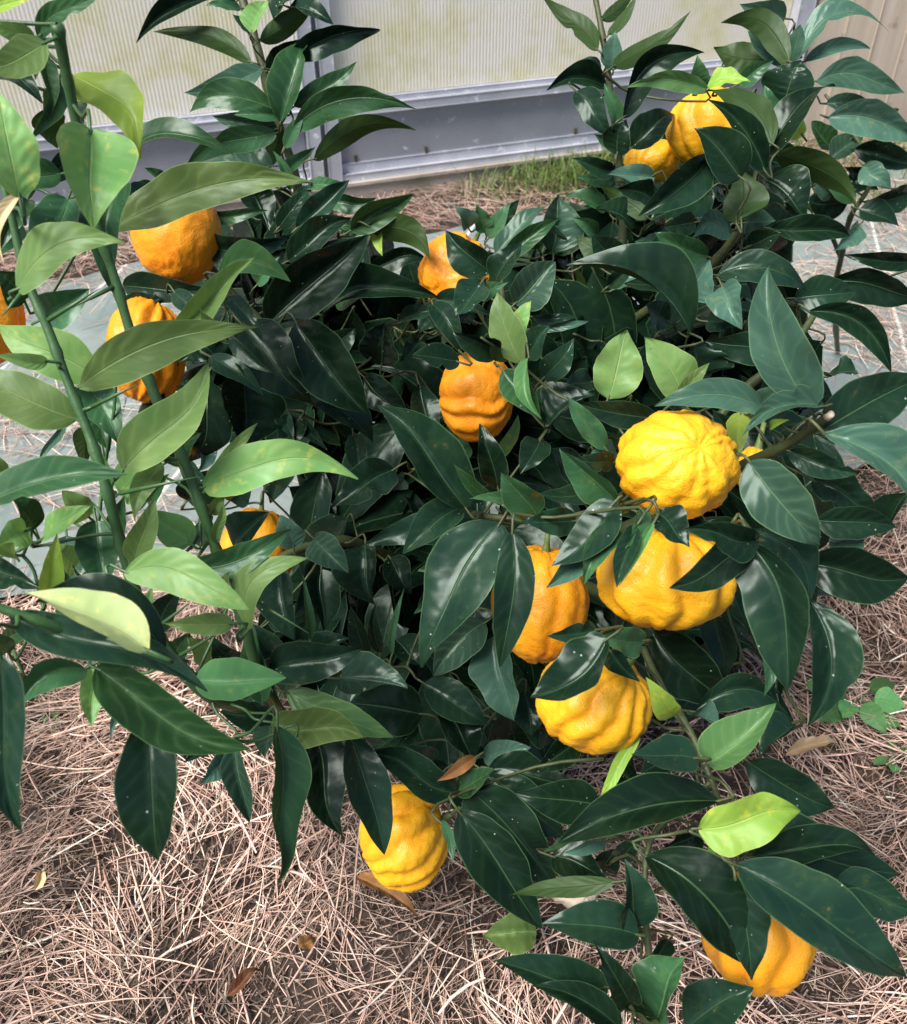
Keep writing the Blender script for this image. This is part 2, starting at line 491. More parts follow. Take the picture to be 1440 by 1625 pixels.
straw = strands('straw_mulch', X, Y, Z, np.where(RNG.uniform(0, 1, n) < 0.45, RNG.uniform(0.015, 0.05, n), RNG.uniform(0.04, 0.13, n)), np.clip(RNG.gamma(1.6, 0.00062, n) + 0.0005, 0, 0.0042), RNG.normal(0, 0.11, n), straw_cols(n) * np.clip(1.02 + 1.25 * np.array([noise.noise(Vector((x * 5, y * 5, 31.0))) for x, y in zip(X, Y)]), 0.42, 1.4)[:, None], 0.11, M_STRAW, ang)
tag(straw, 'pinkish tan dry straw mulch spread over the soil under the bush', 'straw', kind='stuff')

# broken crumbs and chaff matted into the soil below the straw
n = 70000
X = RNG.uniform(-1.05, 1.15, n); Y = RNG.uniform(0.2, 1.25, n)
keep = Y < np.array([mat_near(x) for x in X]) + 0.02
X, Y = X[keep], Y[keep]; n = len(X)
Z = np.array([hgt(x, y) for x, y in zip(X, Y)]) + RNG.uniform(0.001, 0.010, n)
a = RNG.uniform(0, 6.283, n); L = RNG.uniform(0.006, 0.030, n); w = RNG.uniform(0.0006, 0.0020, n)
tl = RNG.normal(0, 0.35, n); rl = RNG.normal(0, 0.6, n)
D = np.stack([np.cos(a) * np.cos(tl), np.sin(a) * np.cos(tl), np.sin(tl)], 1) * (L / 2)[:, None]
S = np.stack([-np.sin(a) * np.cos(rl), np.cos(a) * np.cos(rl), np.sin(rl)], 1) * (w / 2)[:, None]
C_ = np.stack([X, Y, Z], 1)
V = np.stack([C_ - D - S, C_ - D + S, C_ + D + S * 0.5, C_ + D - S * 0.5], 1).reshape(-1, 3)
F = np.arange(4 * n).reshape(-1, 4)
pal = np.array([[0.20, 0.14, 0.105], [0.34, 0.24, 0.19], [0.10, 0.07, 0.055], [0.46, 0.35, 0.29], [0.06, 0.045, 0.035]])
cc = pal[RNG.choice(5, n, p=[0.3, 0.25, 0.2, 0.12, 0.13])] * RNG.uniform(0.7, 1.2, n)[:, None]
chaff = obj('straw_chaff', np_mesh('straw_chaff', V, F, np.repeat(cc, 4, axis=0)), M_STRAW)
tag(chaff, 'dark broken straw chaff matted into the soil between the strands', 'straw', kind='stuff')

# straw strewn on the path and along the wall bed
n = 21000
X = RNG.uniform(-1.6, 2.2, n); t = RNG.uniform(0, 1, n)
nr = np.array([mat_near(x) for x in X]); fr = np.array([mat_far(x) for x in X])
Y = nr + (fr - nr + 0.30) * t
cl = np.array([noise.noise(Vector((x * 2.6, y * 2.6, 3.0))) for x, y in zip(X, Y)])
keep = (RNG.uniform(0, 1, n) < np.clip(cl * 2.0 + 0.06 + np.where((X > 0.70) & (Y > 1.75), 0.75, np.where(X > 0.70, 0.35, np.where(X < -0.45, 0.16, 0))), 0.035, 1)) | (Y > fr)
X, Y = X[keep], Y[keep]; n = len(X)
scat = strands('scattered_straw', X, Y, RNG.uniform(0.014, 0.026, n), RNG.uniform(0.04, 0.16, n), np.clip(RNG.gamma(3, 0.0004, n) + 0.0006, 0, 0.003), RNG.normal(0, 0.06, n), straw_cols(n, 1.05), 0.22, M_STRAW)
tag(scat, 'loose pale straw scattered over the grey membrane path', 'straw', kind='stuff')

# ------------------------------------------------------------------ greenhouse wall
WA = Vector((-0.3077, 2.4688, 0.0)); WE = Vector((0.936185, 0.351507, 0)).normalized(); WN = Vector((WE.y, -WE.x, 0))  # WN towards camera
ZV = Vector((0, 0, 1))
wrot = math.atan2(WE.y, WE.x)
wall = empty('greenhouse_wall', WA)
wall.rotation_euler = (0, 0, wrot)
tag(wall, 'greenhouse side wall of cloudy polycarbonate panels on a grey metal frame', 'wall')
def wbox(name, s0, s1, z0, z1, off0, off1, mat, parent=wall, bev=0.002):
    """box in wall space: s along, z up, off towards the camera"""
    bm = bmesh.new()
    bmesh.ops.create_cube(bm, size=1.0)
    for v in bm.verts:
        v.co = Vector(((s0 + s1) / 2 + v.co.x * (s1 - s0), -((off0 + off1) / 2 + v.co.y * (off1 - off0)), (z0 + z1) / 2 + v.co.z * (z1 - z0)))
    if bev:
        bmesh.ops.bevel(bm, geom=bm.edges[:], offset=bev, segments=2, affect='EDGES')
    bmesh.ops.recalc_face_normals(bm, faces=bm.faces[:])
    me = bpy.data.meshes.new(name); bm.to_mesh(me); bm.free()
    return obj(name, me, mat, parent)
posts = [(-2.20, -2.12), (-0.085, 0.0), (1.378, 1.432)]
foot = wbox('footing', -3.2, 1.44, -0.25, 0.058, -0.10, 0.035, M_CONC, bev=0.008)
for i, (a, b) in enumerate(((-2.118, -0.087), (0.002, 1.376))):
    wbox('panel', a, b, 0.262, 2.2, -0.012, -0.002, M_PANEL, bev=0)
    wbox('sill_rail', a, b, 0.226, 0.250, -0.02, 0.028, M_RAIL)
    wbox('sill_lip', a, b, 0.2505, 0.261, -0.016, 0.010, M_FLAKE, bev=0.001)
    wbox('kickboard', a, b, 0.102, 0.2255, -0.02, 0.006, M_KICK)
    wbox('bottom_flange', a, b, 0.078, 0.1015, -0.02, 0.012, M_FLAKE)
    wbox('base_channel', a, b, 0.0585, 0.0775, -0.02, 0.026, M_FLAKE)
    m = 3 if i else 5
    for j in range(m):
        s = (0.045, 0.245, 0.70)[j] if i else a + 0.2 + j * 0.4
        wbox('bolt', s - 0.003, s + 0.003, 0.100, 0.118, 0.0055, 0.012, M_BARK, bev=0.001)
for i, (a, b) in enumerate(posts):
    w = b - a
    if w > 0.07:
        wbox('post', a, a + w * 0.42, 0.0585, 2.25, -0.03, 0.030, M_RAIL)
        wbox('post_web', a + w * 0.42, a + w * 0.58, 0.0585, 2.25, -0.03, 0.008, M_KICK, bev=0)
        wbox('post', a + w * 0.58, b, 0.0585, 2.25, -0.03, 0.030, M_RAIL)
    else:
        wbox('post', a, b, 0.0585, 2.25, -0.03, 0.030, M_FLAKE)
wbox('top_rail', -3.2, 1.44, 2.2505, 2.30, -0.03, 0.03, M_RAIL)
wbox('panel', -3.2, -2.202, 0.262, 2.2, -0.012, -0.002, M_PANEL, bev=0)
wbox('kickboard', -3.2, -2.202, 0.059, 0.2605, -0.02, 0.006, M_KICK)

boards = empty('board_wall', WA + WE * 1.46)
boards.rotation_euler = (0, 0, wrot)
tag(boards, 'tan weathered timber board wall beyond the metal corner post', 'wall')
bw = 0.118
for i in range(14):
    wbox('plank', 0.0 + i * (bw + 0.0015), i * (bw + 0.0015) + bw, 0.0 - random.uniform(0, 0.03), 2.1 + random.uniform(-0.02, 0.02), -0.012 - random.uniform(0, 0.004), 0.012 + random.uniform(-0.003, 0.004), M_WOOD, boards, 0.002)
wbox('batten', -0.01, 1.75, 1.4, 1.46, -0.05, -0.017, M_WOOD, boards)
wbox('batten', -0.01, 1.75, 0.5, 0.56, -0.05, -0.017, M_WOOD, boards)

# dark soil heap against the boards
hv, hf = [], []
hc = WA + WE * 2.25 + WN * 0.18
nr_, nt_ = 10, 28
for i in range(nr_ + 1):
    for j in range(nt_):
        r_ = i / nr_; th = 2 * math.pi * j / nt_
        p = hc + WE * (math.cos(th) * 0.55 * r_) + WN * (math.sin(th) * 0.16 * r_)
        z = 0.20 * (1 - r_ ** 1.6) + noise.noise(Vector((p.x * 9, p.y * 9, 1))) * 0.05 * (1 - r_) - 0.006
        hv.append((p.x, p.y, z))
for i in range(nr_):
    for j in range(nt_):
        k_ = (j + 1) % nt_
        hf.append((i * nt_ + j, (i + 1) * nt_ + j, (i + 1) * nt_ + k_, i * nt_ + k_))
heap = obj('soil_heap', mesh_from('soil_heap', hv, hf), M_SOIL)
tag(heap, 'dark crumbly soil heaped against the foot of the timber boards', 'soil', kind='stuff')

# grass along the footing
def blades(name, P0, H, lean, wid, cols, mat):
    n = len(P0)
    a = RNG.uniform(0, 2 * np.pi, n)
    D = np.stack([np.cos(a) * lean, np.sin(a) * lean, np.zeros(n)], 1)
    S = np.stack([-np.sin(a), np.cos(a), np.zeros(n)], 1)
    rows = []
    for t, w in ((0, 1.0), (0.4, 0.9), (0.75, 0.6), (1.0, 0.08)):
        c = P0 + D * (H * t * t)[:, None]; c = c.copy(); c[:, 2] += H * (t - 0.35 * lean * t * t)
        rows += [c - S * (wid * w / 2)[:, None], c + S * (wid * w / 2)[:, None]]
    V = np.stack(rows, 1).reshape(-1, 3); b = np.arange(n) * 8
    F = np.concatenate([np.stack([b + 2 * s, b + 2 * s + 1, b + 2 * s + 3, b + 2 * s + 2], 1) for s in range(3)], 0)
    return obj(name, np_mesh(name, V, F, np.repeat(cols, 8, axis=0), True), mat)
n = 3300
s = np.where(RNG.uniform(0, 1, n) < 0.75, RNG.normal(0.72, 0.16, n), RNG.uniform(0.5, 2.6, n))
s[: 700] = RNG.uniform(1.0, 2.6, 700)
o_ = 0.05 + np.abs(RNG.normal(0, 0.09, n)) + np.where(s > 1.0, RNG.uniform(0, 0.45, n), 0)
P0 = np.stack([WA.x + WE.x * s + WN.x * o_, WA.y + WE.y * s + WN.y * o_, np.zeros(n)], 1)
gc = np.array([[0.12, 0.22, 0.04], [0.18, 0.28, 0.06], [0.26, 0.28, 0.11], [0.07, 0.15, 0.03]])[RNG.integers(0, 4, n)] * RNG.uniform(0.7, 1.2, n)[:, None]
gr = blades('grass', P0, RNG.uniform(0.03, 0.11, n), RNG.uniform(0.2, 1.2, n), RNG.uniform(0.002, 0.0045, n), gc, M_GRASS)
tag(gr, 'thin green grass growing along the foot of the greenhouse wall', 'grass', kind='stuff')

# hedge and meadow outside, seen blurred through the panels
n = 7000
s = RNG.uniform(-4.5, 4.0, n); dpt = RNG.uniform(1.2, 2.6, n)
zz = RNG.beta(1.1, 1.6, n) * 1.1
P0 = np.stack([WA.x + WE.x * s - WN.x * dpt, WA.y + WE.y * s - WN.y * dpt, zz], 1)
hcx = np.array([[0.16, 0.22, 0.06], [0.24, 0.27, 0.10], [0.12, 0.17, 0.05], [0.34, 0.33, 0.14]])[RNG.integers(0, 4, n)]
hd = blades('hedge', P0, RNG.uniform(0.05, 0.12, n), RNG.uniform(0.3, 1.5, n), RNG.uniform(0.02, 0.05, n), hcx, M_HEDGE)
tag(hd, 'blurred green hedge standing outside behind the cloudy panels', 'hedge', kind='stuff')
# ------------------------------------------------------------------ leaves
# each entry: base x y, tip x y, width, kind, depth in cm [, sideways curve]; coordinates are in thirds of a photo pixel from the tile origin
LEAVES = {
'S00': (0, 0, 6, """-60 60 170 -20 110 Y 42;160 175 -60 120 80 P 42;210 205 -80 330 150 P 41;0 330 180 450 110 D 52;190 230 170 370 80 M 47;220 290 250 520 80 M 49
190 170 470 -20 90 M 44 -.1;350 370 640 690 230 Y 47 -.18;280 370 170 650 110 M 50;230 520 270 700 140 UM 53;380 490 410 640 70 D 56;430 630 470 1050 330 P 42
90 930 -10 440 210 P 38;280 830 -60 890 140 M 47;590 770 1085 700 90 M 57 -.1;560 1085 1460 870 200 P 57 -.08;320 960 180 1300 180 M 50;100 1370 590 1165 190 P 41 -.18
590 880 560 1420 160 M 54;380 960 430 1120 80 M 52;90 930 20 1230 60 T 38 .2;30 640 -60 760 200 P 44;-20 740 140 800 90 M 50;130 960 10 1180 120 M 52;60 1010 -60 1260 130 M 53;340 740 180 900 90 D 56"""),  # long leaf over the orange fruit is given kind P as if lit
'M00': (0, 0, 0, """1020 -10 655 190 90 D 100;1180 290 740 155 90 UM 100 .12;1240 330 885 435 105 G 100;1300 520 905 515 130 M 98 .1;1330 550 1120 545 60 M 97;1310 600 1020 550 95 G 101
1300 640 890 810 110 M 98 .12;1290 790 940 790 100 G 102;1340 570 1450 180 150 M 97;1340 620 1290 790 90 UM 103;1140 40 985 25 45 M 100;1200 150 1260 0 90 P 97;1180 150 1110 70 40 M 100
1250 190 1500 20 100 UM 98;1310 90 1460 -40 100 D 99;1280 330 1420 190 80 D 102;790 860 690 800 50 M 100;740 900 560 940 80 D 76;980 1150 1375 1125 140 D 88;1000 1010 1270 1000 60 M 90
1200 900 1280 1090 130 D 104;1330 1080 1460 900 80 D 98;1360 700 1440 560 60 M 96;1380 900 1300 720 50 M 98;1420 1000 1480 860 60 D 98;1100 10 1060 -60 50 D 100"""),
'M10': (480, 0, 0, """-60 40 140 105 70 D 97;-40 270 358 148 110 D 97 -.1;-30 500 250 295 90 M 96 .05;-20 600 525 522 130 M 95 -.2;70 755 525 620 100 UM 96 -.15;-20 1080 215 860 100 D 94
120 960 345 940 90 M 96;240 1090 530 925 130 M 93;320 1080 610 1220 120 UM 92 -.15;320 1080 380 1215 60 Y 94;30 1040 245 1090 70 M 95;190 1060 255 1160 60 D 95;-60 1240 225 1045 120 D 90
40 1330 310 1125 110 D 90;790 1080 735 990 80 G 96;890 1290 690 1100 140 D 88;870 1100 830 980 80 M 97;890 1130 985 965 70 M 97;940 1080 1030 955 70 D 98;930 1200 1150 960 90 G 95
1190 1190 1220 930 180 G 95;950 1240 1220 1040 90 M 93;1440 1000 1260 935 80 M 93;1440 1200 1310 1130 120 UM 92;1400 230 1145 -20 90 UM 90;1440 420 1175 425 110 D 92 .15;1420 340 1290 310 60 G 93
1310 440 1470 640 110 D 90;1470 690 1395 640 70 M 90;1480 810 1295 755 80 D 90;1480 860 1310 840 70 M 92;1120 1180 1080 1050 70 M 99;1290 1120 1180 1060 80 D 96;1400 1120 1300 1040 70 M 95
20 900 200 870 60 M 97;-80 860 60 700 60 M 99"""),
'M20': (960, 0, 0, """20 160 150 -20 50 UM 90;-10 90 130 -20 60 UM 91;50 310 395 65 90 UM 88;40 330 50 150 90 G 91;100 550 465 258 130 D 86 -.25;50 600 0 400 70 M 90;60 730 100 570 120 D 88;130 700 330 535 130 D 92
485 430 120 415 85 m 80 .12;470 420 440 270 90 M 86;490 420 690 390 75 Y 80 -.1;640 400 800 290 80 M 88;790 270 525 230 130 UM 90;870 290 560 120 120 UM 86 .3;850 90 650 20 110 G 92;850 310 690 150 90 G 90
890 290 930 120 80 G 90;940 270 1340 140 85 G 95 -.25;960 290 1260 230 60 G 96 -.1;860 490 930 290 210 D 84;770 760 1085 400 120 D 79;820 630 760 410 100 M 84;790 680 510 440 150 UM 77 .2;755 800 495 480 120 D 76
640 840 430 615 190 D 73;490 760 195 1015 160 D 73;650 1040 640 800 190 UM 75;770 860 950 1045 150 D 80;800 810 990 1020 70 UM 82;830 740 1200 940 130 UM 84 -.05;230 960 60 900 100 D 82;200 1030 -10 900 90 UM 84
230 840 20 830 80 G 84;280 1070 90 1180 110 D 80;500 900 230 1040 150 D 82;600 1100 430 1130 110 G 78 .3;480 1220 240 1110 110 M 78;430 1060 285 1080 90 D 80;670 1060 810 1050 100 G 80;690 1170 840 1110 100 D 78
800 1090 1160 1120 110 D 78;270 1210 150 1150 90 G 80;1480 1240 1160 1215 80 D 80;560 900 420 860 120 D 84;700 950 560 1000 130 D 84;860 1000 980 1100 110 D 84;120 1100 -40 1000 110 D 86;60 1220 -60 1120 120 D 84;940 640 880 560 80 Y 90"""),
'R20': (960, 0, 0, """1020 390 1420 440 120 G 122 -.12;1060 490 1250 480 70 G 126;1080 560 1480 670 150 G 122 -.1;1080 750 1230 650 100 G 128;1200 710 1500 770 110 D 126;1240 790 1360 890 100 G 122;1150 960 950 940 130 D 130;1080 930 990 860 70 G 128
1440 920 1240 960 110 D 126;1230 830 1150 800 60 D 130;1210 1070 1090 1190 80 G 124;1180 960 1030 800 80 M 128;1080 700 990 580 90 M 130;1260 560 1400 520 90 M 130;1220 1000 1400 1080 90 D 124;1150 860 1300 900 90 D 130"""),
'S01': (0, 400, 8, """840 360 1205 30 130 m 50;700 385 1010 375 45 P 49;400 635 1185 378 200 P 46 -.1;460 590 0 350 210 P 52;350 790 -150 560 210 P 45;600 1020 980 540 220 m 47 .1;210 320 420 180 180 M 53
120 220 -20 90 150 M 51;400 620 560 910 170 M 54;220 520 -20 490 70 P 42;-80 1210 575 1055 165 M 40 -.06;580 1140 770 1000 160 P 51;760 1010 640 1260 110 P 49;985 1130 1215 835 70 P 57;990 1120 1680 1080 200 P 50 -.14
1010 1240 1075 1130 60 P 52;510 1110 450 920 60 P 48;300 800 185 1010 35 G 60;400 840 400 1020 90 UM 60;40 1100 -40 960 80 P 50;1000 380 960 290 90 P 50;460 700 520 940 120 M 56;800 1000 960 860 100 M 56"""),
'M01': (0, 400, 0, """990 620 880 1000 210 D 78;1160 600 1150 920 260 D 80;1160 350 1480 700 240 D 75;1010 500 1250 680 90 D 74;1075 210 1240 395 70 D 68;1100 410 1290 570 60 D 70;1290 330 1740 -70 230 D 78;600 160 1000 180 120 D 88
830 190 950 340 80 D 85;1050 110 1370 135 150 m 70 -.2;1390 340 1430 60 110 D 84;1000 900 940 1040 80 G 80;880 1000 1010 1110 70 D 82;1080 560 960 430 120 D 84;800 500 700 620 130 D 88;1300 520 1420 680 120 D 84;1340 760 1400 890 60 D 82
900 700 820 860 120 D 86;1230 150 1330 20 90 M 86;1390 120 1240 60 90 D 90;1000 420 860 520 130 D 84;1200 1000 1100 860 120 D 86;1300 1100 1400 980 110 D 84;900 1180 1010 1040 110 D 84;1420 800 1330 940 120 D 82;700 700 820 820 130 D 88;1100 1180 1200 1050 110 D 86;650 320 760 220 120 D 88;980 300 1080 430 100 D 80"""),
'M11': (480, 400, 0, """320 85 600 50 90 D 106 -.15;100 300 635 215 150 D 80 -.15;160 230 330 180 100 M 82;230 150 300 80 70 G 84;-20 350 300 760 250 D 76;30 560 335 870 190 D 82;380 530 390 335 160 D 84;460 330 650 270 60 D 82
770 1210 370 735 230 D 66;690 740 340 545 170 D 92;300 600 500 805 130 D 82;740 520 530 490 100 D 76;620 250 750 470 100 D 80;850 150 735 305 130 D 72;850 200 960 150 80 M 74;640 230 880 290 90 D 82
1040 520 930 200 145 P 68;1020 420 1085 235 75 P 69;930 470 715 370 120 D 68;900 440 1000 510 80 UM 66;1020 240 1200 50 170 G 78;920 150 1040 -40 100 D 82;960 570 1130 790 130 M 66;1080 510 1125 780 75 m 65
930 1120 850 840 120 D 64;920 990 1025 780 60 P 88;770 990 690 820 110 M 90;1110 1240 950 1055 160 M 62;1050 1220 805 1175 60 M 62;900 1170 730 1020 60 M 64;1060 490 1175 355 110 D 76;1150 600 1285 415 110 D 72
1100 310 1310 310 45 D 80;1110 370 1360 330 40 G 80;1830 380 1280 60 190 D 70;1440 930 1265 695 100 M 62;1500 1190 1230 945 150 M 60;1480 1000 1320 990 90 D 60;1440 1180 1130 1150 90 D 64;430 1040 150 1210 160 D 76
480 1080 420 1130 70 G 78;0 800 105 935 60 D 82;240 870 290 1070 90 D 84;1180 820 1380 680 140 D 74;520 830 680 800 90 D 92;560 640 620 900 110 D 86;1050 700 1180 840 120 D 76;1130 900 1040 1050 120 D 74;1300 1080 1180 940 110 D 76
700 250 560 380 110 D 88;560 420 470 520 80 D 88;820 330 700 300 80 D 84;140 480 250 360 110 D 88;1240 560 1350 500 100 D 80;600 980 480 900 90 D 80;1380 620 1260 640 90 D 76"""),
'M21': (960, 400, 6, """20 690 100 380 210 P 60;370 690 195 410 190 P 58;350 695 495 540 70 m 58;750 750 265 730 130 G 52 .12;650 770 640 980 100 Y 58;1040 740 665 875 110 G 50 .12;740 730 850 640 70 G 56;980 720 785 85 250 g 50 -.1
1040 850 1520 600 230 D 52;1060 880 1500 1330 220 g 45 -.15;700 1010 1020 1390 250 g 47;890 950 1200 1050 110 D 54;1000 1090 1300 1250 150 D 56;1060 830 1480 980 100 D 58;1210 760 1300 830 80 D 60;980 290 1355 565 120 D 70 -.2
1090 140 1500 230 140 D 76 -.1;910 220 1190 190 160 D 74;840 520 490 430 140 D 68 .1;430 600 420 430 200 D 70;550 110 965 165 130 D 72 -.1;560 170 650 360 150 G 70;420 220 500 40 170 G 72;490 330 660 350 90 D 72
20 160 150 40 70 D 76;60 170 240 80 50 G 78;160 70 230 -20 80 G 78;390 150 270 0 80 D 78;390 200 100 150 70 D 76;1070 590 1200 570 80 D 68;740 700 650 590 90 D 76;770 680 850 570 60 D 76;90 900 -20 840 70 M 60;60 1010 -60 960 80 G 58
240 480 220 460 60 P 60;790 830 870 800 40 Y 54;240 790 -130 720 110 D 56;600 900 520 760 110 D 70;780 480 690 330 110 D 78;300 330 200 250 110 D 80;640 430 560 280 110 D 80;860 900 960 820 80 D 62;880 220 800 100 110 D 82;1350 1290 1440 1150 120 D 60"""),
'S02': (0, 800, 8, """215 160 420 10 90 P 46;220 430 270 150 100 Y 45;460 90 500 410 190 M 48;640 280 730 -20 120 P 45;905 180 690 30 150 m 50;610 330 1160 495 185 P 42 -.12;890 290 1360 135 140 M 50 .1
1190 590 1460 265 140 P 50 -.28;1030 180 1060 -10 50 P 51;1090 430 1090 330 55 P 51;690 690 130 430 190 W 34 .02;770 700 180 470 200 D 38 .2;80 540 955 875 170 D 36;480 790 1170 1155 250 M 38 .08;1100 570 790 570 100 P 48
760 590 860 410 110 D 54;700 560 720 400 90 P 56;945 840 1350 825 190 m 48;1250 930 1200 580 120 M 56;0 740 110 1560 190 D 30;400 790 100 960 150 M 42 .2;430 780 440 1050 130 P 47;590 900 530 1110 40 G 48;-20 300 190 400 160 D 47
70 240 -30 230 80 P 44;320 160 320 400 120 G 58;700 1040 745 1690 240 D 38;120 130 -20 200 140 P 46;1310 1040 1720 1110 190 m 52;1290 1060 1260 1200 100 G 54;30 640 190 560 80 M 50;40 700 -50 600 90 M 48;560 130 590 -30 90 M 52;300 560 420 420 110 M 58;520 620 640 480 110 M 56;820 760 900 620 110 M 58;930 180 1010 60 90 M 58;1000 760 900 640 90 P 56;350 300 250 200 110 P 52;150 120 60 -20 120 M 50;700 -20 800 -140 110 M 58;980 40 900 -100 110 M 60;420 60 300 -60 120 P 54;1120 760 1010 640 110 D 62;200 640 60 520 120 M 54;120 900 20 800 90 M 50"""),
'M02': (0, 800, 0, """1120 200 1270 40 130 D 68;1340 320 1400 640 160 D 72;1290 1040 1050 990 130 D 66;1290 790 1710 690 180 D 64;1300 700 1180 560 120 D 78;1400 200 1340 60 110 G 82;1280 560 1400 480 120 D 82;1350 900 1440 760 120 D 80"""),
'M12': (480, 800, 4, """750 20 485 230 150 D 62;940 110 300 195 150 D 66;930 110 545 750 270 D 60;1000 150 940 765 170 D 55;860 570 630 815 170 G 72;920 640 1005 1025 175 G 72;760 230 555 315 60 M 66;610 460 535 520 60 M 72
1480 0 1195 285 160 D 53 -.1;1390 190 1170 390 120 G 55;1290 80 1055 80 120 D 57;1480 120 1350 370 130 M 54;1440 650 1095 910 190 D 50 -.15;1400 600 1180 625 90 D 54;60 170 215 325 140 G 74;300 210 330 470 200 D 80
90 320 100 600 140 D 80;300 720 230 490 80 D 74;370 700 355 470 60 D 74;430 710 480 415 35 M 72;190 830 490 870 170 G 66;-60 900 420 1105 150 m 60;590 860 880 1045 150 D 72;650 960 820 1225 170 D 74;870 1200 1080 1160 110 G 76
560 1000 230 950 220 D 78;1060 900 1090 1100 150 D 76;40 640 0 330 40 M 64;130 1100 60 900 120 D 82;700 300 560 480 130 D 82;450 650 560 760 120 D 84;700 800 560 700 120 D 82;1180 1100 1040 1010 130 D 80;760 1100 900 1180 130 D 78
420 260 520 420 120 D 86;100 720 200 640 110 D 80;1300 1000 1200 1180 120 D 78;360 1180 480 1080 120 D 80;860 430 760 600 130 D 80"""),
'M22': (960, 800, 6, """200 30 105 205 70 M 48;140 110 60 390 90 D 47;230 95 70 385 45 m 47;250 40 400 200 140 D 48;720 170 390 120 150 D 45;690 190 320 392 160 D 46 -.05;690 200 865 870 250 D 46 -.15;700 130 960 480 180 D 52 -.2
970 470 965 1045 200 D 52;880 60 1000 260 110 D 56;1020 80 1380 110 140 D 54;1130 120 1195 340 140 g 56;960 280 1435 350 230 D 54;770 640 760 910 70 M 58;810 700 830 940 100 D 60;240 620 580 940 240 D 62
520 500 560 830 130 D 68;640 340 680 570 90 D 68;180 650 -20 640 130 M 53;30 700 155 835 100 D 53;330 1000 200 830 110 Y 52;440 990 900 1060 150 D 60 -.3;500 1230 805 955 200 m 50;900 1070 740 1200 120 D 56
430 1210 140 1190 150 D 48;430 1010 550 1050 80 G 60;160 1110 -40 1470 60 Y 55;640 700 560 560 110 D 74;120 950 240 1050 100 D 70;420 900 300 1040 90 D 74;760 420 700 560 90 D 72"""),
'M23': (960, 1200, 9, """520 220 -200 400 200 D 47;460 345 925 270 225 Y 44 -.05;690 30 1090 250 180 D 54;640 345 1390 550 250 D 50;720 480 1300 465 150 D 47 -.05;650 530 1420 1035 270 D 43;1100 620 1480 740 180 D 48;620 600 700 1060 190 D 44
210 490 660 970 270 D 45;150 800 110 520 160 D 48;480 640 505 410 60 Y 53;430 370 280 450 110 D 54;250 1250 380 970 220 M 47;230 1220 -20 930 60 M 47 -.15;400 1290 700 1110 220 D 51;200 1300 0 1180 130 D 47
160 820 -20 800 120 D 54;60 480 180 380 80 D 56;460 480 360 600 100 D 58;-40 560 60 440 100 D 58;120 1060 -20 1000 110 D 56;300 880 200 1000 80 D 55;330 0 180 80 120 D 54;60 60 190 170 140 D 56"""),
'M13': (480, 1200, 12, """60 -100 190 370 190 D 56;230 -90 390 455 170 D 54;720 170 310 -10 160 D 56;760 280 1130 810 230 D 50;665 310 715 500 45 M 52;800 170 1210 630 250 D 56;880 90 1240 380 180 D 60;1395 230 1030 185 180 D 48
1480 600 1000 660 90 UM 46;1590 850 1165 795 190 D 44;1440 1100 940 975 170 D 43;1560 1180 1400 900 120 D 42;1500 1290 1090 1100 130 D 42;1280 400 1165 445 40 M 46;1440 410 1255 460 60 G 46;1200 480 1440 580 150 D 52
820 10 650 115 60 B 56;740 170 910 65 100 M 56;900 60 1290 130 150 D 64;600 60 480 -60 130 D 66;860 330 960 560 120 D 66;1300 -60 1120 60 130 D 62;700 60 560 160 110 D 68"""),
'S03': (0, 1200, 12, """1080 -10 955 130 90 G 44;1120 -60 1185 310 110 G 44;1320 -120 1395 590 165 M 42;1400 -60 1360 280 60 UM 46;1060 -60 880 30 80 D 46"""),
}

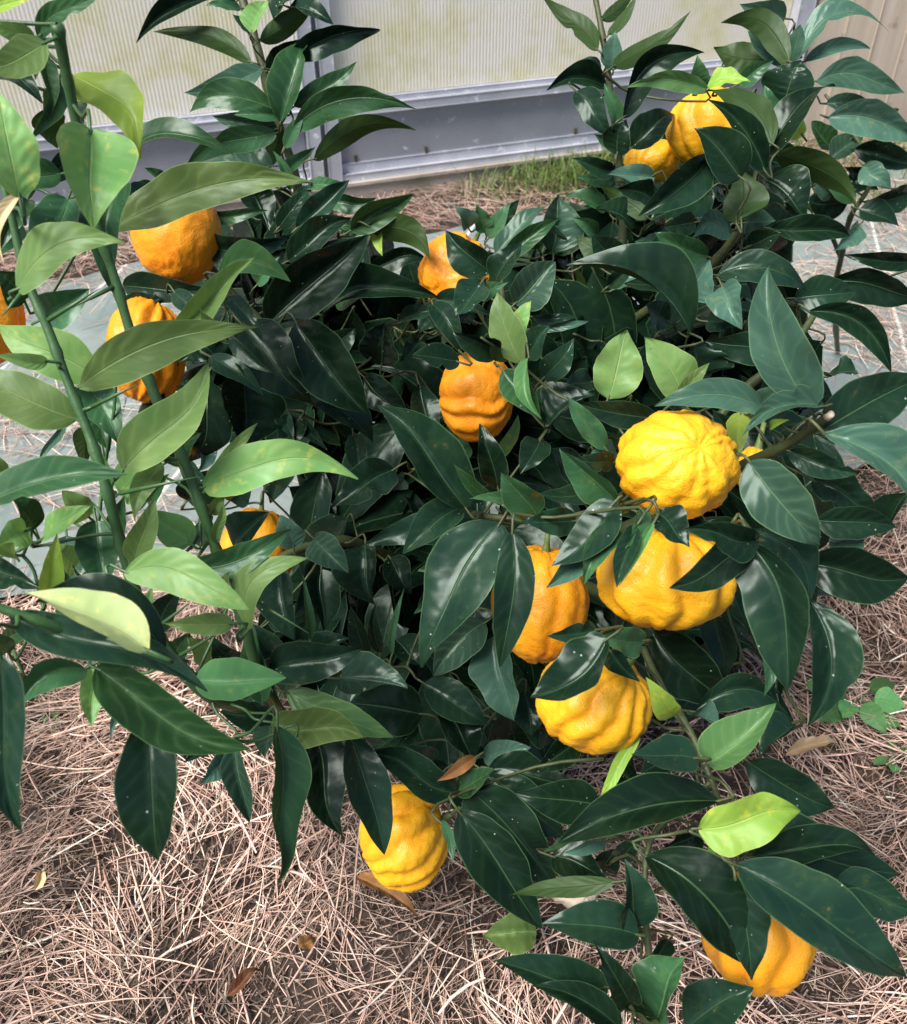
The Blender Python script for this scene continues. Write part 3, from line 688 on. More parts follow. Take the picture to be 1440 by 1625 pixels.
def leaf_geo(B, T, W, k_vec, rs, upbias, roll, fold, bow, flip, nu=24, nv=8, tipcurl=0.0):
    a = T - B; L = a.length; ah = a / L
    mid = (B + T) * 0.5
    v = (C0 - mid).normalized()
    n = v - ah * v.dot(ah)
    if n.length < 1e-3: n = ZV - ah * ah.z
    n.normalize()
    up = ZV - ah * ah.z
    if up.length > 0.05 and not flip:
        n = (n + up.normalized() * upbias).normalized()
    n = Matrix.Rotation(roll, 3, ah) @ n
    s = ah.cross(n)
    vis = max(0.6, abs(n.dot((v - ah * v.dot(ah)).normalized())))
    W = W / vis
    if flip: n = -n; s = -s
    ph1, ph2 = rs.uniform(0, 6.28), rs.uniform(0, 6.28)
    wav = rs.uniform(0.01, 0.07); wf = rs.uniform(1.2, 2.8)
    V, UV = [], []
    asym = rs.uniform(-0.06, 0.06)
    pk_a = rs.uniform(0.0, 0.030) * W; pk_f = rs.uniform(5.5, 8.5) * 6.28
    bite = rs.random() < 0.09; b_u, b_w, b_s, b_d = rs.uniform(0.3, 0.8), rs.uniform(0.03, 0.07), rs.choice((-1, 1)), rs.uniform(0.2, 0.5)
    ea, eb = rs.uniform(0.48, 0.68), rs.uniform(0.86, 1.12)
    pk = ea / (ea + eb); mx = pk ** ea * (1 - pk) ** eb
    twist = rs.uniform(-0.7, 0.7); scurve = rs.gauss(0, 0.018)
    for i in range(nu + 1):
        u = i / nu
        uu = min(max(u, 0.003), 0.997)
        hw = 0.5 * W * (uu ** ea * (1 - uu) ** eb) / mx
        hw *= 1 + 0.07 * noise.noise(Vector((u * 5, ph1 * 3, 1.0)))
        c = B + a * u + k_vec * (4 * u * (1 - u)) + n * (bow * L * 4 * u * (1 - u)) + s * (scurve * L * math.sin(6.28 * u)) - n * (tipcurl * L * max(0, u - 0.7) ** 2 * 8)
        tw = twist * (u - 0.4)
        ss = s * math.cos(tw) + n * math.sin(tw); nn = n * math.cos(tw) - s * math.sin(tw)
        for j in range(nv + 1):
            q = 2 * j / nv - 1
            aq = abs(q)
            off = fold * hw * (aq ** 1.02) - 0.10 * fold * hw * aq ** 3
            off += wav * W * aq * aq * math.sin(wf * 6.28 * u + (ph1 if q < 0 else ph2))
            off += pk_a * 4 * aq * (1 - aq) * math.sin(pk_f * u - 5 * aq + (ph1 if q < 0 else ph2)) * (0.5 + noise.noise(Vector((u * 4, q * 2, ph1 * 5)))) * min(1, 6 * (1 - u))
            if bite and q * b_s > 0: q *= 1 - b_d * math.exp(-((u - b_u) / b_w) ** 2)
            V.append(c + ss * (q * hw * (1 + 0.05 * noise.noise(Vector((u * 9, 4.0 * (1 if q > 0 else -1), ph2 * 3))) * aq + asym * (1 if q > 0 else -1)) * (1 - 0.12 * fold)) + nn * off)
            UV.append((u, j / nv))
    return V, UV

def grid_faces(nu, nv, base=0):
    return [(base + i * (nv + 1) + j, base + i * (nv + 1) + j + 1, base + (i + 1) * (nv + 1) + j + 1, base + (i + 1) * (nv + 1) + j) for i in range(nu) for j in range(nv)]
GF = {(24, 8): grid_faces(24, 8), (8, 4): grid_faces(8, 4)}

def leaf_mesh(V, UV, nu=24, nv=8):
    F = GF[(nu, nv)]
    me = bpy.data.meshes.new('leaf')
    me.from_pydata([tuple(v) for v in V], [], F)
    me.polygons.foreach_set('use_smooth', [True] * len(F))
    uvl = me.uv_layers.new(name='UVMap')
    idx = np.array(F).ravel()
    uvl.data.foreach_set('uv', np.array(UV, dtype=np.float32)[idx].ravel())
    me.update()
    return me

PLANTS = {}
def plant(key, name, loc, label):
    e = empty(name, loc)
    tag(e, label, 'citrus tree' if key != 'S' else 'citrus shoot')
    PLANTS[key] = dict(root=e, bases=[], n=0)
tr0 = G(690, 1135)
plant('M', 'citrus_tree', tr0, 'dense dark leaved citrus bush bearing ridged yellow fruit in straw mulch')
sp0 = G(575, 1165)
plant('S', 'citrus_sapling', sp0, 'pale green thorny citrus shoots with soft light leaves beside the dark bush')
rb0 = G(1330, 560)
plant('R', 'citrus_shrub', rb0, 'bluish green leafy shrub growing behind the bush near the timber boards')

KINDS = {'m': 'L', 'g': 'G'}
LEN = []
for tile, (ox, oy, dofs, txt) in LEAVES.items():
    pl = PLANTS[tile[0]]
    for li, item in enumerate(txt.replace('\n', ';').split(';')):
        f = item.split()
        bx, by, tx, ty, w = [float(q) for q in f[:5]]
        kd = f[5]; d = float(f[6]) + dofs; kk = float(f[7]) if len(f) > 7 else 0.0
        rs = random.Random(hash((ox, oy, li)) & 0xffff)
        flip = kd.startswith('U'); kd = kd[-1]
        pal = kd in 'PYWm'
        matk = 'P' if (kd == 'm' and rs.random() < 0.3) else KINDS.get(kd, kd)
        bx, by, tx, ty, w = ox + bx / 3, oy + by / 3, ox + tx / 3, oy + ty / 3, w / 3
        d /= 100
        Lpx = math.hypot(tx - bx, ty - by)
        Lm = Lpx * d / FPX
        # a leaf much shorter on the picture than is usual points partly towards or away from the viewer
        ex = max(0.0, 0.062 - Lm)
        dd = -rs.uniform(0.0, 0.18) * Lm - ex * 0.5
        if flip: dd = -dd
        bx, by, tx, ty = bx - 0.03 * (tx - bx), by - 0.03 * (ty - by), tx + 0.03 * (tx - bx), ty + 0.03 * (ty - by)
        B = P(bx, by, d); T = P(tx, ty, d + dd)
        kv = (RIGHT * (-(ty - by)) - UPV * (tx - bx)) * (kk * d / FPX)
        if kk == 0: kk = rs.gauss(0, 0.04)
        kv = (RIGHT * (-(ty - by)) - UPV * (tx - bx)) * (kk * d / FPX)
        roll = rs.gauss(0, 0.32)
        fold = (rs.uniform(0.22, 0.8) if rs.random() > 0.16 else rs.uniform(0.85, 1.2)) if not flip else rs.uniform(0.1, 0.3)
        if kd in 'PYW': fold *= 0.6
        bow = rs.uniform(0.0, 0.13)
        V, UV = leaf_geo(B, T, w * d / FPX * (1.22 if kd in 'DG' else 1.13), kv, rs, rs.uniform(0.0, 0.55), roll, fold, bow, flip, tipcurl=rs.uniform(0, 0.06) if rs.random() > 0.2 else rs.uniform(0.1, 0.22))
        lo = min(v.z for v in V)
        if lo < 0.03:
            for v in V: v.z += 0.03 - lo
            B = B + Vector((0, 0, 0.03 - lo))
        pl.setdefault('blades', []).append((Lpx * w, V, UV, matk))
        pl['bases'].append((B.copy(), (T - B).normalized()))
        pl['n'] += 1
        LEN.append((T - B).length)
for key, pl in PLANTS.items():
    bl = sorted(pl['blades'], key=lambda q: -q[0])
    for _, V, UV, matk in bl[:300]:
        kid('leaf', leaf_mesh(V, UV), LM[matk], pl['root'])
    if len(bl) > 300:                                # the smallest ones in view are joined into one part
        SV, SU, SF, SM = [], [], [], []
        names = sorted({q[3] for q in bl[300:]})
        for _, V, UV, matk in bl[300:]:
            b0 = len(SV)
            SV += V; SU += UV; SF += [tuple(b0 + i for i in f) for f in GF[(24, 8)]]; SM += [names.index(matk)] * len(GF[(24, 8)])
        me = mesh_from('small_leaves', SV, SF)
        for q in names: me.materials.append(LM[q])
        me.polygons.foreach_set('material_index', SM)
        uvl = me.uv_layers.new(name='UVMap')
        uvl.data.foreach_set('uv', np.array(SU, dtype=np.float32)[np.array(SF).ravel()].ravel())
        tag(kid('small_leaves', me, None, pl['root']), kind='stuff')
print('LEAVES', {k: v['n'] for k, v in PLANTS.items()}, 'mean length', sum(LEN) / len(LEN), 'max', max(LEN), 'min', min(LEN))

# ------------------------------------------------------------------ fruit
def fruit_mat(name, c1, c2, c3):
    k = NT(name)
    o = k.obj()
    n1 = k.noise(28, 4, 0.6, o)
    at = k.n('Attribute', attribute_name='tint').outputs[0]
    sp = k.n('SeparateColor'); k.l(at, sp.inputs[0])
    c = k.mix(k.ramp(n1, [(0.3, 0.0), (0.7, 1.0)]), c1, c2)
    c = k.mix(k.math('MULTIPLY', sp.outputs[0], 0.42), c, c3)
    vo = k.n('TexVoronoi', i_Scale=520.0); k.l(o, vo.inputs['Vector'])
    pore = k.ramp(vo.outputs['Distance'], [(0.0, 0.0), (0.45, 1.0)])
    c = k.mix(k.math('MULTIPLY', k.math('SUBTRACT', 1.0, pore), 0.10), c, c3)
    c = k.mix(k.ramp(k.noise(55, 4, 0.7, o), [(0.66, 0.0), (0.76, 0.35)]), c, (0.45, 0.20, 0.03))
    h = k.math('ADD', k.math('MULTIPLY', pore, 0.55), k.math('MULTIPLY', k.noise(110, 4, 0.6, o), 1.4))
    k.set(Base_Color=c, Roughness=0.43, Specular_IOR_Level=0.4, Normal=k.bump(h, 0.38, 0.0012),
          )
    return k.m
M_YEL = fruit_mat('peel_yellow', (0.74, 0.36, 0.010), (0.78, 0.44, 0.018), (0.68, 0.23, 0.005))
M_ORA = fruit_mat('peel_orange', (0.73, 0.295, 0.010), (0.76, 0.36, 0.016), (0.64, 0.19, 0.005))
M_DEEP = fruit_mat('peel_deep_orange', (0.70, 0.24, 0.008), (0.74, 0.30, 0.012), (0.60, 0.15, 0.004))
M_CALYX = bark_mat('calyx_green', (0.07, 0.12, 0.03), (0.14, 0.20, 0.06), 0.6, 0.4)

BALLS = []
def fruit(cx, cy, rx, ry, d, axis_img, mat, label, lobes=11, depth=0.07, seed=0, rough=0.03, squash=0.9, rot=0.0, stalk=True):
    """axis_img: (right, up, towards viewer) direction of the stalk end"""
    rs = random.Random(seed)
    r = 0.5 * (rx + ry) * d / FPX * 1.05
    c = P(cx, cy, d + r * 0.3)
    ax = (RIGHT * axis_img[0] + UPV * axis_img[1] - FWD * axis_img[2]).normalized()
    q = ax.to_track_quat('Z', 'Y').to_matrix()
    nu, nv = 112, 64
    ang = [rs.uniform(0.6, 1.4) for _ in range(lobes)]
    tot = sum(ang); edges = [0.0]
    for a_ in ang: edges.append(edges[-1] + a_ / tot * 2 * math.pi)
    dep = [rs.uniform(0.5, 1.3) for _ in range(lobes + 1)]; dep[-1] = dep[0]
    V, cols = [], []
    so = Vector((seed * 3.1, seed * 1.7, seed))
    sx, sy = rx / (0.5 * (rx + ry)), ry / (0.5 * (rx + ry))
    for i in range(nv + 1):
        th = math.pi * i / nv
        for j in range(nu):
            p0 = 2 * math.pi * j / nu
            dirv = Vector((math.sin(th) * math.cos(p0), math.sin(th) * math.sin(p0), math.cos(th)))
            ph = (p0 + 0.22 * noise.noise(dirv * 1.6 + so) + 0.12 * math.cos(th) * math.sin(p0 + seed) + rot) % (2 * math.pi)
            for e in range(lobes):
                if edges[e] <= ph <= edges[e + 1] + 1e-9: break
            t = (ph - edges[e]) / (edges[e + 1] - edges[e])
            groove = 0.5 - 0.5 * math.cos(2 * math.pi * t)                      # 0 in the groove, 1 on the rib
            gd = dep[e] * (1 - t) + dep[e + 1] * t
            env = math.sin(th) ** 1.1
            g = (groove ** 0.62 - 0.64) * depth * 2.15 * gd * env
            nz = noise.noise(dirv * 2.6 + so) * rough * 1.1 + noise.noise(dirv * 6 + so) * rough * 0.5 + noise.noise(dirv * 13 + so) * rough * 0.62 + noise.noise(dirv * 26 + so) * rough * 0.25
            dim = -0.13 * math.exp(-(th / 0.26) ** 2) - 0.07 * math.exp(-((math.pi - th) / 0.16) ** 2)
            rr = 1 + g + nz + dim
            vloc = Vector((dirv.x, dirv.y, dirv.z * squash)) * (rr * r)
            w = q @ vloc
            w = RIGHT * (w.dot(RIGHT) * sx) + UPV * (w.dot(UPV) * sy) + FWD * w.dot(FWD)
            V.append(w)
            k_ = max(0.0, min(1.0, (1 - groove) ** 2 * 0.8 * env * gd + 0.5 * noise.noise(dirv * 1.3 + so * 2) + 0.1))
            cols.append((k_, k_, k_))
    F = []
    for i in range(nv):
        for j in range(nu):
            F.append((i * nu + j, (i + 1) * nu + j, (i + 1) * nu + (j + 1) % nu, i * nu + (j + 1) % nu))
    e = empty('citrus_fruit', c)
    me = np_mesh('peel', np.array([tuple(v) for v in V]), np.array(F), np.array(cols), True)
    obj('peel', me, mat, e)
    tip = q @ Vector((0, 0, squash * r * 0.84))
    pts = [tip - ax * 0.004, tip + ax * 0.004, tip + ax * 0.012 + ZV * 0.002, tip + ax * 0.02 + ZV * 0.006]
    sv, sf = tube_geo(pts, [0.0052, 0.0036, 0.0022, 0.002], 8)
    obj('stalk', mesh_from('stalk', sv, sf), M_CALYX, e)
    tag(e, label, 'fruit', 'ridged citrus fruit hanging on the bush')
    PLANTS['M']['bases'].append((c + pts[-1], ax))
    BALLS.append((c, r * 1.04))
    return e

fruit(1075, 737, 93, 84, 0.58, (-0.2, -0.30, -0.93), M_YEL, 'bright yellow fruit facing up with a dimpled crown, touching another below', 11, 0.036, 3, 0.036, 0.9, 0.4)
fruit(1057, 918, 104, 83, 0.605, (0.05, 0.95, 0.15), M_YEL, 'largest yellow fruit, wide and flattened, pressed under the dimpled one', 11, 0.085, 5, 0.028, 0.95)
fruit(858, 957, 74, 91, 0.665, (0.08, 0.9, 0.15), M_ORA, 'tall smooth orange yellow fruit half hidden behind drooping dark leaves', 10, 0.026, 8, 0.034, 1.0)
fruit(943, 1112, 90, 80, 0.61, (0.50, 0.66, 0.35), M_YEL, 'yellow fruit with diagonal ribs hanging below the tall orange one', 12, 0.042, 11, 0.035, 0.95)
fruit(757, 628, 62, 70, 0.82, (0.93, -0.05, 0.25), M_DEEP, 'small orange fruit with sideways ribs among dark leaves under a pale crumpled leaf', 10, 0.058, 13, 0.026, 0.92, 0.3)
fruit(722, 432, 53, 56, 0.97, (0.5, 0.75, 0.1), M_DEEP, 'orange fruit with lumpy neck under a dark leaf, beside the membrane path', 6, 0.11, 17, 0.05, 1.05)
fruit(281, 370, 66, 79, 0.86, (0.0, 0.9, -0.1), M_DEEP, 'smooth orange fruit under a long green leaf of the pale shoots', 9, 0.010, 19, 0.028, 1.0)
fruit(232, 556, 58, 81, 0.86, (0.25, 0.95, 0.0), M_DEEP, 'ribbed orange fruit crossed by the green thorny stem', 11, 0.06, 23, 0.03, 1.0)
fruit(-58, 502, 84, 86, 0.80, (0.0, 1, 0.2), M_ORA, 'orange fruit behind the outermost pale shoot, on the side away from the bush', 10, 0.05, 29, 0.03, 1.0)
fruit(408, 878, 55, 72, 0.88, (0.1, 0.9, 0.0), M_ORA, 'orange fruit mostly hidden behind green leaves low among the pale shoots', 9, 0.03, 31, 0.03, 1.0)
fruit(1134, 204, 72, 60, 0.92, (0.1, 0.98, 0.12), M_YEL, 'yellow fruit with a deep central groove high in the bush near the kickboard', 9, 0.05, 37, 0.02, 0.95, 0.2)
fruit(1036, 255, 42, 31, 0.98, (0.3, 0.9, 0.0), M_YEL, 'small yellow fruit peeping out beside the high grooved one', 9, 0.03, 41, 0.025, 1.0)
fruit(642, 1328, 68, 76, 0.80, (0.86, 0.36, -0.10), M_YEL, 'lowest yellow fruit hanging alone just above the straw', 12, 0.075, 43, 0.035, 0.98, 0.9)
fruit(1202, 1478, 82, 90, 0.63, (0.0, 0.98, 0.15), M_ORA, 'bright orange fruit under long dark leaves at the end of the drooping branch', 9, 0.075, 47, 0.022, 1.0, 0.5)
fruit(1196, 746, 27, 36, 0.72, (0.2, 0.9, 0.0), M_YEL, 'yellow fruit almost wholly hidden behind the cut branch', 9, 0.04, 53, 0.03, 1.0)

# ------------------------------------------------------------------ stems and branches
def stem(key, ctrl, mat, name='branch', n=6, seg=9, knob=0.08):
    pts = spline([(P(x, y, d / 100.0) if d < 900 else G(x, y, 0.0), r / 1000.0 * (0.87 if key == 'S' else 1.0)) for x, y, d, r in ctrl], n)
    pp = [p for p, _ in pts]
    rr = [r * (1 + knob * 1.6 * noise.noise(p * 60) + (0.22 if i % 5 == 3 else 0)) for i, (p, r) in enumerate(pts)]
    V, F = tube_geo(pp, rr, seg)
    kid(name, mesh_from(name, V, F), mat, PLANTS[key]['root'])
    PLANTS[key].setdefault('nodes', []).extend([(p, r) for p, r in pts])
# pale shoots
sapb = [(575, 1165, 999, 7.5), (540, 1150, 98, 7.0), (480, 1162, 80, 6.5)]
stem('S', sapb + [(400, 1128, 66, 5.6), (335, 1106, 60, 5.2), (280, 1050, 58, 4.8), (225, 965, 56, 4.2), (197, 880, 54.5, 3.9), (170, 780, 53, 3.6), (145, 700, 52.5, 3.4), (105, 600, 52, 3.2), (75, 520, 51.5, 3.2), (42, 440, 51, 3.0), (15, 330, 50, 2.6), (-15, 210, 49, 2.2)], M_STEM, 'stem')
stem('S', [(480, 1162, 80, 6.0), (445, 1130, 70, 5.0), (415, 1085, 64, 4.6), (390, 1000, 61, 4.2), (365, 930, 60, 4.0), (335, 850, 59, 4.2), (300, 750, 58, 4.0), (268, 680, 57.5, 3.9), (235, 600, 57, 3.7), (205, 520, 56, 3.5), (182, 440, 55, 3.4), (150, 345, 53.5, 3.3), (128, 230, 52, 3.2), (108, 130, 50, 3.2), (90, 38, 48, 3.8)], M_STEM, 'stem')
stem('S', [(280, 1050, 58, 4.2), (200, 1040, 50, 3.8), (130, 1010, 45, 3.4), (60, 985, 43, 3.0), (-30, 955, 42, 2.6)], M_STEM, 'stem')
for x0, y0, d0, x1, y1, d1 in ((190, 783, 53.3, 312, 757, 52), (76, 508, 51.4, 158, 458, 51), (137, 650, 52.3, 222, 608, 51), (370, 932, 60, 490, 1005, 57), (275, 1047, 58, 362, 995, 56), (245, 1000, 57, 303, 955, 56),
                               (42, 455, 51, 2, 503, 50), (300, 760, 58, 312, 757, 58), (120, 655, 52.3, 163, 640, 52), (330, 860, 59, 300, 905, 58), (180, 455, 55, 110, 490, 54), (195, 700, 57, 320, 655, 55)):
    a_, b_ = P(x0, y0, d0 / 100), P(x1, y1, d1 / 100)
    V, F = tube_geo([a_, a_.lerp(b_, 0.5) , b_], [0.0015, 0.0011, 0.0002], 6)
    kid('thorn', mesh_from('thorn', V, F), M_STEM, PLANTS['S']['root'])
# main bush
stem('M', [(690, 1135, 999, 13), (692, 1090, 116, 12), (700, 1040, 112, 11.5), (706, 960, 106, 11)], M_BARK, 'trunk', seg=12, knob=0.15)
stem('M', [(706, 960, 106, 9), (640, 820, 108, 8), (560, 640, 112, 7), (500, 440, 112, 6), (470, 285, 107, 5.6), (440, 190, 104, 5.4), (410, 80, 102, 5.2), (380, -20, 101, 4.8), (370, -90, 100, 4)], M_TWIG)
stem('M', [(706, 960, 106, 9), (800, 800, 104, 8), (930, 560, 102, 6.5), (985, 400, 98, 5), (984, 260, 94, 3.6), (972, 170, 92.5, 3.2), (962, 90, 91.5, 3), (944, -10, 91, 2.8), (930, -60, 91, 2.4)], M_TWIG)
stem('M', [(930, 560, 102, 6), (1060, 470, 92, 5), (1130, 420, 88, 4.4), (1180, 350, 84, 4), (1210, 260, 82, 3.4), (1245, 200, 84, 3), (1260, 130, 88, 2.4)], M_TWIG)
stem('M', [(706, 960, 106, 9), (860, 900, 92, 7), (1010, 830, 80, 6), (1110, 780, 70, 5), (1180, 738, 64, 4.0), (1250, 705, 60, 3.4), (1316, 660, 57, 2.9)], M_TWIG)
stem('M', [(860, 900, 92, 7), (930, 930, 80, 5.5), (1000, 970, 72, 4.6), (1018, 1020, 68, 2.9), (1050, 1090, 65, 2.7), (1095, 1160, 62, 2.4), (1130, 1240, 60, 2.1), (1150, 1300, 58, 1.9), (1175, 1370, 57, 1.7)], M_TWIG)
stem('M', [(1130, 1240, 60, 1.9), (1060, 1300, 61, 1.9), (1028, 1350, 60, 2.0), (1025, 1450, 59, 2.0), (1033, 1540, 58.5, 2.4), (1036, 1640, 58, 2.2)], M_TWIG)
stem('M', [(700, 1040, 112, 8), (720, 1120, 96, 5), (735, 1190, 82, 4), (745, 1235, 76, 3)], M_TWIG)
stem('M', [(706, 960, 106, 8), (640, 900, 98, 6), (560, 860, 90, 5), (480, 870, 86, 4), (420, 900, 84, 3)], M_TWIG)
stem('M', [(640, 820, 108, 7), (520, 660, 98, 5), (420, 520, 92, 4), (340, 430, 90, 3.2), (250, 290, 88, 2.4)], M_TWIG)
stem('M', [(860, 900, 92, 6), (800, 840, 80, 4), (745, 818, 70, 3), (880, 832, 66, 2.4)], M_TWIG)
stem('M', [(800, 800, 104, 6), (790, 640, 94, 4.4), (800, 520, 92, 3.6), (790, 400, 96, 3)], M_TWIG)
stem('M', [(1010, 830, 80, 5), (1160, 640, 80, 4), (1250, 560, 78, 3.4), (1310, 470, 80, 2.6)], M_TWIG)
# shrub behind
stem('R', [(1330, 560, 999, 5), (1325, 470, 150, 4.6), (1335, 410, 140, 4.2), (1350, 345, 132, 3.8), (1385, 275, 127, 3.2), (1340, 190, 127, 2.6), (1310, 150, 128, 2)], M_TWIG)
stem('R', [(1335, 410, 140, 3.6), (1300, 320, 134, 3), (1280, 250, 132, 2.4)], M_TWIG)
# pale wood where the branch was cut
V, F = tube_geo([P(1313, 662, 0.571), P(1321, 656, 0.567)], [0.0030, 0.0022], 8)
k_ = NT('cut_wood'); k_.set(Base_Color=(0.62, 0.56, 0.44), Roughness=0.8)
kid('cut_end', mesh_from('cut_end', V, F), k_.m, PLANTS['M']['root'])

# ------------------------------------------------------------------ filling leaves inside the bush
def in_poly(x, y, poly):
    c = False; j = len(poly) - 1
    for i in range(len(poly)):
        if (poly[i][1] > y) != (poly[j][1] > y) and x < (poly[j][0] - poly[i][0]) * (y - poly[i][1]) / (poly[j][1] - poly[i][1]) + poly[i][0]:
            c = not c
        j = i
    return c
CROWN = [(330, 430), (450, 330), (600, 420), (700, 470), (900, 380), (1000, 250), (1200, 200), (1290, 330), (1240, 470), (1260, 600), (1320, 720), (1270, 900), (1180, 1000), (1060, 1090), (900, 1190), (860, 1270), (720, 1260), (600, 1210), (500, 1130), (440, 1060), (400, 960), (440, 840), (520, 780), (430, 700), (300, 640), (300, 540)]
HOLES = [(630, 455, 40), (670, 520, 22), (545, 800, 32), (470, 700, 28), (560, 720, 18), (640, 890, 40), (660, 950, 25), (560, 1000, 30), (520, 1060, 28), (1190, 600, 30), (1270, 420, 40), (1180, 960, 40), (600, 1160, 40)]
rs = random.Random(99)
fill = []
tries = 0
while len(fill) < 850 and tries < 20000:
    tries += 1
    x, y = rs.uniform(320, 1320), rs.uniform(200, 1270)
    if not in_poly(x, y, CROWN): continue
    if any((x - hx) ** 2 + (y - hy) ** 2 < hr * hr for hx, hy, hr in HOLES) and rs.random() < 0.88: continue
    front = 0.86 - 0.10 * (x - 500) / 800 + (0.12 if y < 500 else 0)
    front += max(0, (500 - y)) * 0.0003
    d = front + 0.10 + 0.28 * rs.random()
    p = P(x, y, d)
    if p.z < 0.07: continue
    fill.append(p)
FV, FU, FF = [], [], []
for p in fill:
    out = Vector((p.x - tr0.x, p.y - tr0.y, 0))
    out = out.normalized() if out.length > 0.02 else Vector((1, 0, 0))
    dirv = (out * rs.uniform(0.2, 1.0) + Vector((rs.gauss(0, 0.5), rs.gauss(0, 0.5), rs.uniform(-1.5, 0.1)))).normalized()
    L = rs.uniform(0.095, 0.14)
    a_, b_ = p - dirv * L * 0.5, p + dirv * L * 0.5
    if b_.z < 0.04: b_.z = 0.04
    V, UV = leaf_geo(a_, b_, L * rs.uniform(0.36, 0.44), Vector((0, 0, 0)), rs, 0.9, rs.gauss(0, 0.5), rs.uniform(0.15, 0.5), rs.uniform(0, 0.1), False, 8, 4)
    base = len(FV)
    FV += V; FU += UV; FF += [tuple(base + q for q in f) for f in GF[(8, 4)]]
    PLANTS['M']['bases'].append((a_, dirv))
me = mesh_from('inner_foliage', FV, FF)
uvl = me.uv_layers.new(name='UVMap')
uvl.data.foreach_set('uv', np.array(FU, dtype=np.float32)[np.array(FF).ravel()].ravel())
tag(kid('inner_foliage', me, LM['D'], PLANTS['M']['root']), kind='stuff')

def hits(a_, b_, dv, bc, br):
    for t in (0.08, 0.2, 0.3, 0.4, 0.5, 0.6, 0.7, 0.8, 0.9):
        if (a_.lerp(b_, t) + Vector((0, 0, 0.1 * (b_ - a_).length * (1 - abs(t - 0.4)))) - bc).length < br: return True
        vd = (bc - C0).normalized(); q_ = a_.lerp(b_, t) - C0
        if q_.dot(vd) < (bc - C0).length and (q_ - vd * q_.dot(vd)).length < br * 0.9: return True     # keep the fruit's outer side free
    return False
# twigs: every leaf and fruit stalk is joined to the nearest wood already grown
for key, mat in (('M', M_TWIG), ('S', M_STEM), ('R', M_TWIG)):
    pl = PLANTS[key]
    nodes = [p for p, r in pl['nodes']]
    cost = [0.0] * len(nodes)
    NP = np.array([tuple(p) for p in nodes]); NC = np.zeros(len(nodes))
    todo = list(pl['bases'])
    TB = np.array([tuple(b) for b, _ in todo])
    DM = np.linalg.norm(TB[:, None, :] - NP[None], axis=2)
    best = DM.min(1); bi = DM.argmin(1)
    done = np.zeros(len(todo), bool)
    pos = list(nodes)
    V, F = [], []
    for _ in range(len(todo)):
        q = np.where(done, 1e9, best).argmin()
        done[q] = True
        b, dv = todo[q]
        PA = np.array([tuple(p_) for p_ in pos])
        a_ = pos[bi[q]]
        for ci in [bi[q]] + list(np.linalg.norm(PA - np.array(tuple(b)), axis=1).argsort()[:400]):
            if (pos[ci] - b).length < 0.13 and not any(hits(pos[ci], b, dv, bc, br) for bc, br in BALLS):
                a_ = pos[ci]; break
        else:
            a_ = b - dv * 0.010 + FWD * 0.008
        ln = (b - a_).length
        if ln > 0.002:
            m1 = a_.lerp(b, 0.4) + FWD * (0.32 * ln if key == 'M' else 0.1 * ln); m2 = b - dv * min(0.012, ln * 0.35)
            m3 = b + dv * 0.003
            r0 = 0.0011 + min(ln, 0.2) * 0.004
            tv, tf = tube_geo([q2 for q2, _ in spline([(a_, r0), (m1, r0), (m2, 0.0011), (m3, 0.0009)], 3)], [r0 + (0.0009 - r0) * i / 9 for i in range(10)], 5, False)
            bs = len(V); V += tv; F += [tuple(bs + i for i in f) for f in tf]
            for np_ in (m1, m2):
                pos.append(np_)
                dn = np.linalg.norm(TB - np.array(tuple(np_)), axis=1) + 0.25 * ln + 0.01
                upd = dn < best
                best[upd] = dn[upd]; bi[upd] = len(pos) - 1
    tag(kid('twigs', mesh_from('twigs', V, F), mat, pl['root']), kind='stuff')

# ------------------------------------------------------------------ small things on the ground
def loose_leaf(name, px0, py0, px1, py1, w, matk, label, cat, lift=0.03, seed=1):
    lift += 0.025
    a_, b_ = G(px0, py0, lift), G(px1, py1, lift)
    rs = random.Random(seed)
    V, UV = leaf_geo(a_, b_, w, Vector((0, 0, 0)), rs, 0.6, rs.uniform(-0.3, 0.3), 1.15, 0.10, False, tipcurl=0.25)
    V = [v + Vector((0, 0, 0.0035 * noise.noise(v * 130))) for v in V]
    c = (a_ + b_) / 2
    gz = hgt(c.x, c.y) + 0.034
    dz = gz - min(v.z for v in V) 
    e = obj(name, leaf_mesh([v - c + Vector((0, 0, 0)) for v in V], UV), LM[matk])
    e.location = c + Vector((0, 0, dz))
    tag(e, label, cat)
loose_leaf('dry_leaf', 572, 1425, 668, 1488, 0.017, 'B', 'rust brown curled dry leaf on straw below the lowest fruit', 'dry leaf', 0.03, 3)
loose_leaf('dry_leaf', 365, 1592, 420, 1548, 0.012, 'B', 'short orange brown dry leaf lying on straw away from the bush', 'dry leaf', 0.03, 4)
loose_leaf('dry_leaf', 478, 1520, 505, 1505, 0.016, 'B', 'tiny curled brown leaf fragment in the straw', 'dry leaf', 0.03, 5)
loose_leaf('dry_leaf', 60, 1420, 72, 1385, 0.012, 'T', 'small pale tan twisted dry leaf on the mulch', 'dry leaf', 0.03, 6)
loose_leaf('dry_leaf', 1245, 1205, 1332, 1182, 0.018, 'T', 'tan dry leaf lying beside the small green weed', 'dry leaf', 0.03, 7)
loose_leaf('fallen_leaf', 850, 1490, 768, 1496, 0.042, 'P', 'pale green fallen leaf on dark soil under the bush', 'leaf', 0.03, 8)

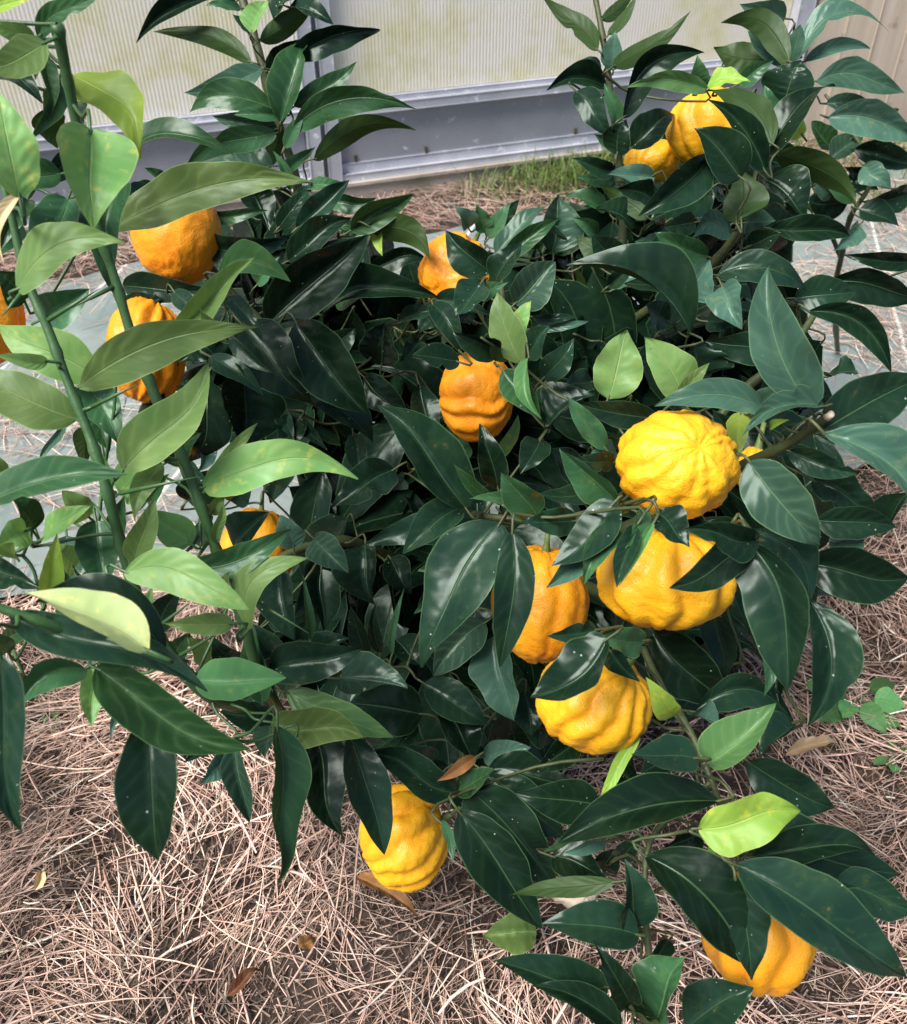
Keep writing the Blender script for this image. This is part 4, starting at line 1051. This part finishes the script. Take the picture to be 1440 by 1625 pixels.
def weed(px, py, n, size, label, seed):
    rs = random.Random(seed)
    g0 = G(px, py)
    g0.z = hgt(g0.x, g0.y) + 0.004
    e = empty('weed', g0)
    tag(e, label, 'weed')
    SV, SF = [], []
    for i in range(n):
        th = 6.28 * i / n + rs.uniform(-0.4, 0.4)
        o_ = Vector((math.cos(th), math.sin(th), 0))
        b_ = g0 + o_ * size * rs.uniform(0.3, 0.6) + ZV * size * rs.uniform(0.5, 0.9)
        t_ = b_ + (o_ + ZV * rs.uniform(-0.3, 0.3)) * size * rs.uniform(0.7, 1.0)
        V, UV = leaf_geo(b_, t_, size * rs.uniform(0.5, 0.7), Vector((0, 0, 0)), rs, 0.8, rs.gauss(0, 0.2), 0.2, 0.05, False)
        kid('leaf', leaf_mesh(V, UV), M_WEED, e)
        tv, tf = tube_geo([g0 - ZV * 0.01, g0.lerp(b_, 0.5) + ZV * 0.004, b_ + (t_ - b_) * 0.1], [0.0013, 0.001, 0.0007], 5)
        bs = len(SV); SV += tv; SF += [tuple(bs + q for q in f) for f in tf]
    kid('stem', mesh_from('stem', SV, SF), M_STEM, e)
M_WEED = leaf_mat('leaf_weed', (0.06, 0.16, 0.05), (0.09, 0.21, 0.07), (0.10, 0.18, 0.06), (0.14, 0.26, 0.1), 0.5, 0.2, (0.1, 0.25, 0.05), 0.0, 0.6)
weed(1330, 1160, 9, 0.046, 'small green broad leaved weed in straw beside the tan dry leaf', 21)
weed(85, 1160, 5, 0.014, 'tiny seedling weed in sunlit straw below the pale shoots', 22)
weed(1395, 1240, 4, 0.018, 'little green weed on straw by the drooping branch', 23)

# pale wood chip by the drooping branch
bm = bmesh.new()
bmesh.ops.create_cube(bm, size=1.0)
bmesh.ops.subdivide_edges(bm, edges=bm.edges[:], cuts=3, use_grid_fill=True)
for v in bm.verts:
    v.co = Vector((v.co.x * 0.055, v.co.y * 0.030, v.co.z * 0.018))
    v.co *= 1 - 0.35 * min(1, (abs(v.co.x) / 0.0275) ** 3 * (abs(v.co.y) / 0.015) ** 2)
    v.co += Vector((noise.noise(v.co * 60), noise.noise(v.co * 60 + Vector((5, 0, 0))), noise.noise(v.co * 60 + Vector((0, 9, 0))))) * 0.004
me = bpy.data.meshes.new('wood_chip'); bm.to_mesh(me); bm.free()
me.polygons.foreach_set('use_smooth', [True] * len(me.polygons))
chip = obj('wood_chip', me, M_WOOD)
cp = G(912, 1440); chip.location = (cp.x, cp.y, hgt(cp.x, cp.y) + 0.014); chip.rotation_euler = (0.1, 0.1, 0.3)
tag(chip, 'pale tan wood chip on dark soil under the drooping branch', 'wood chip')
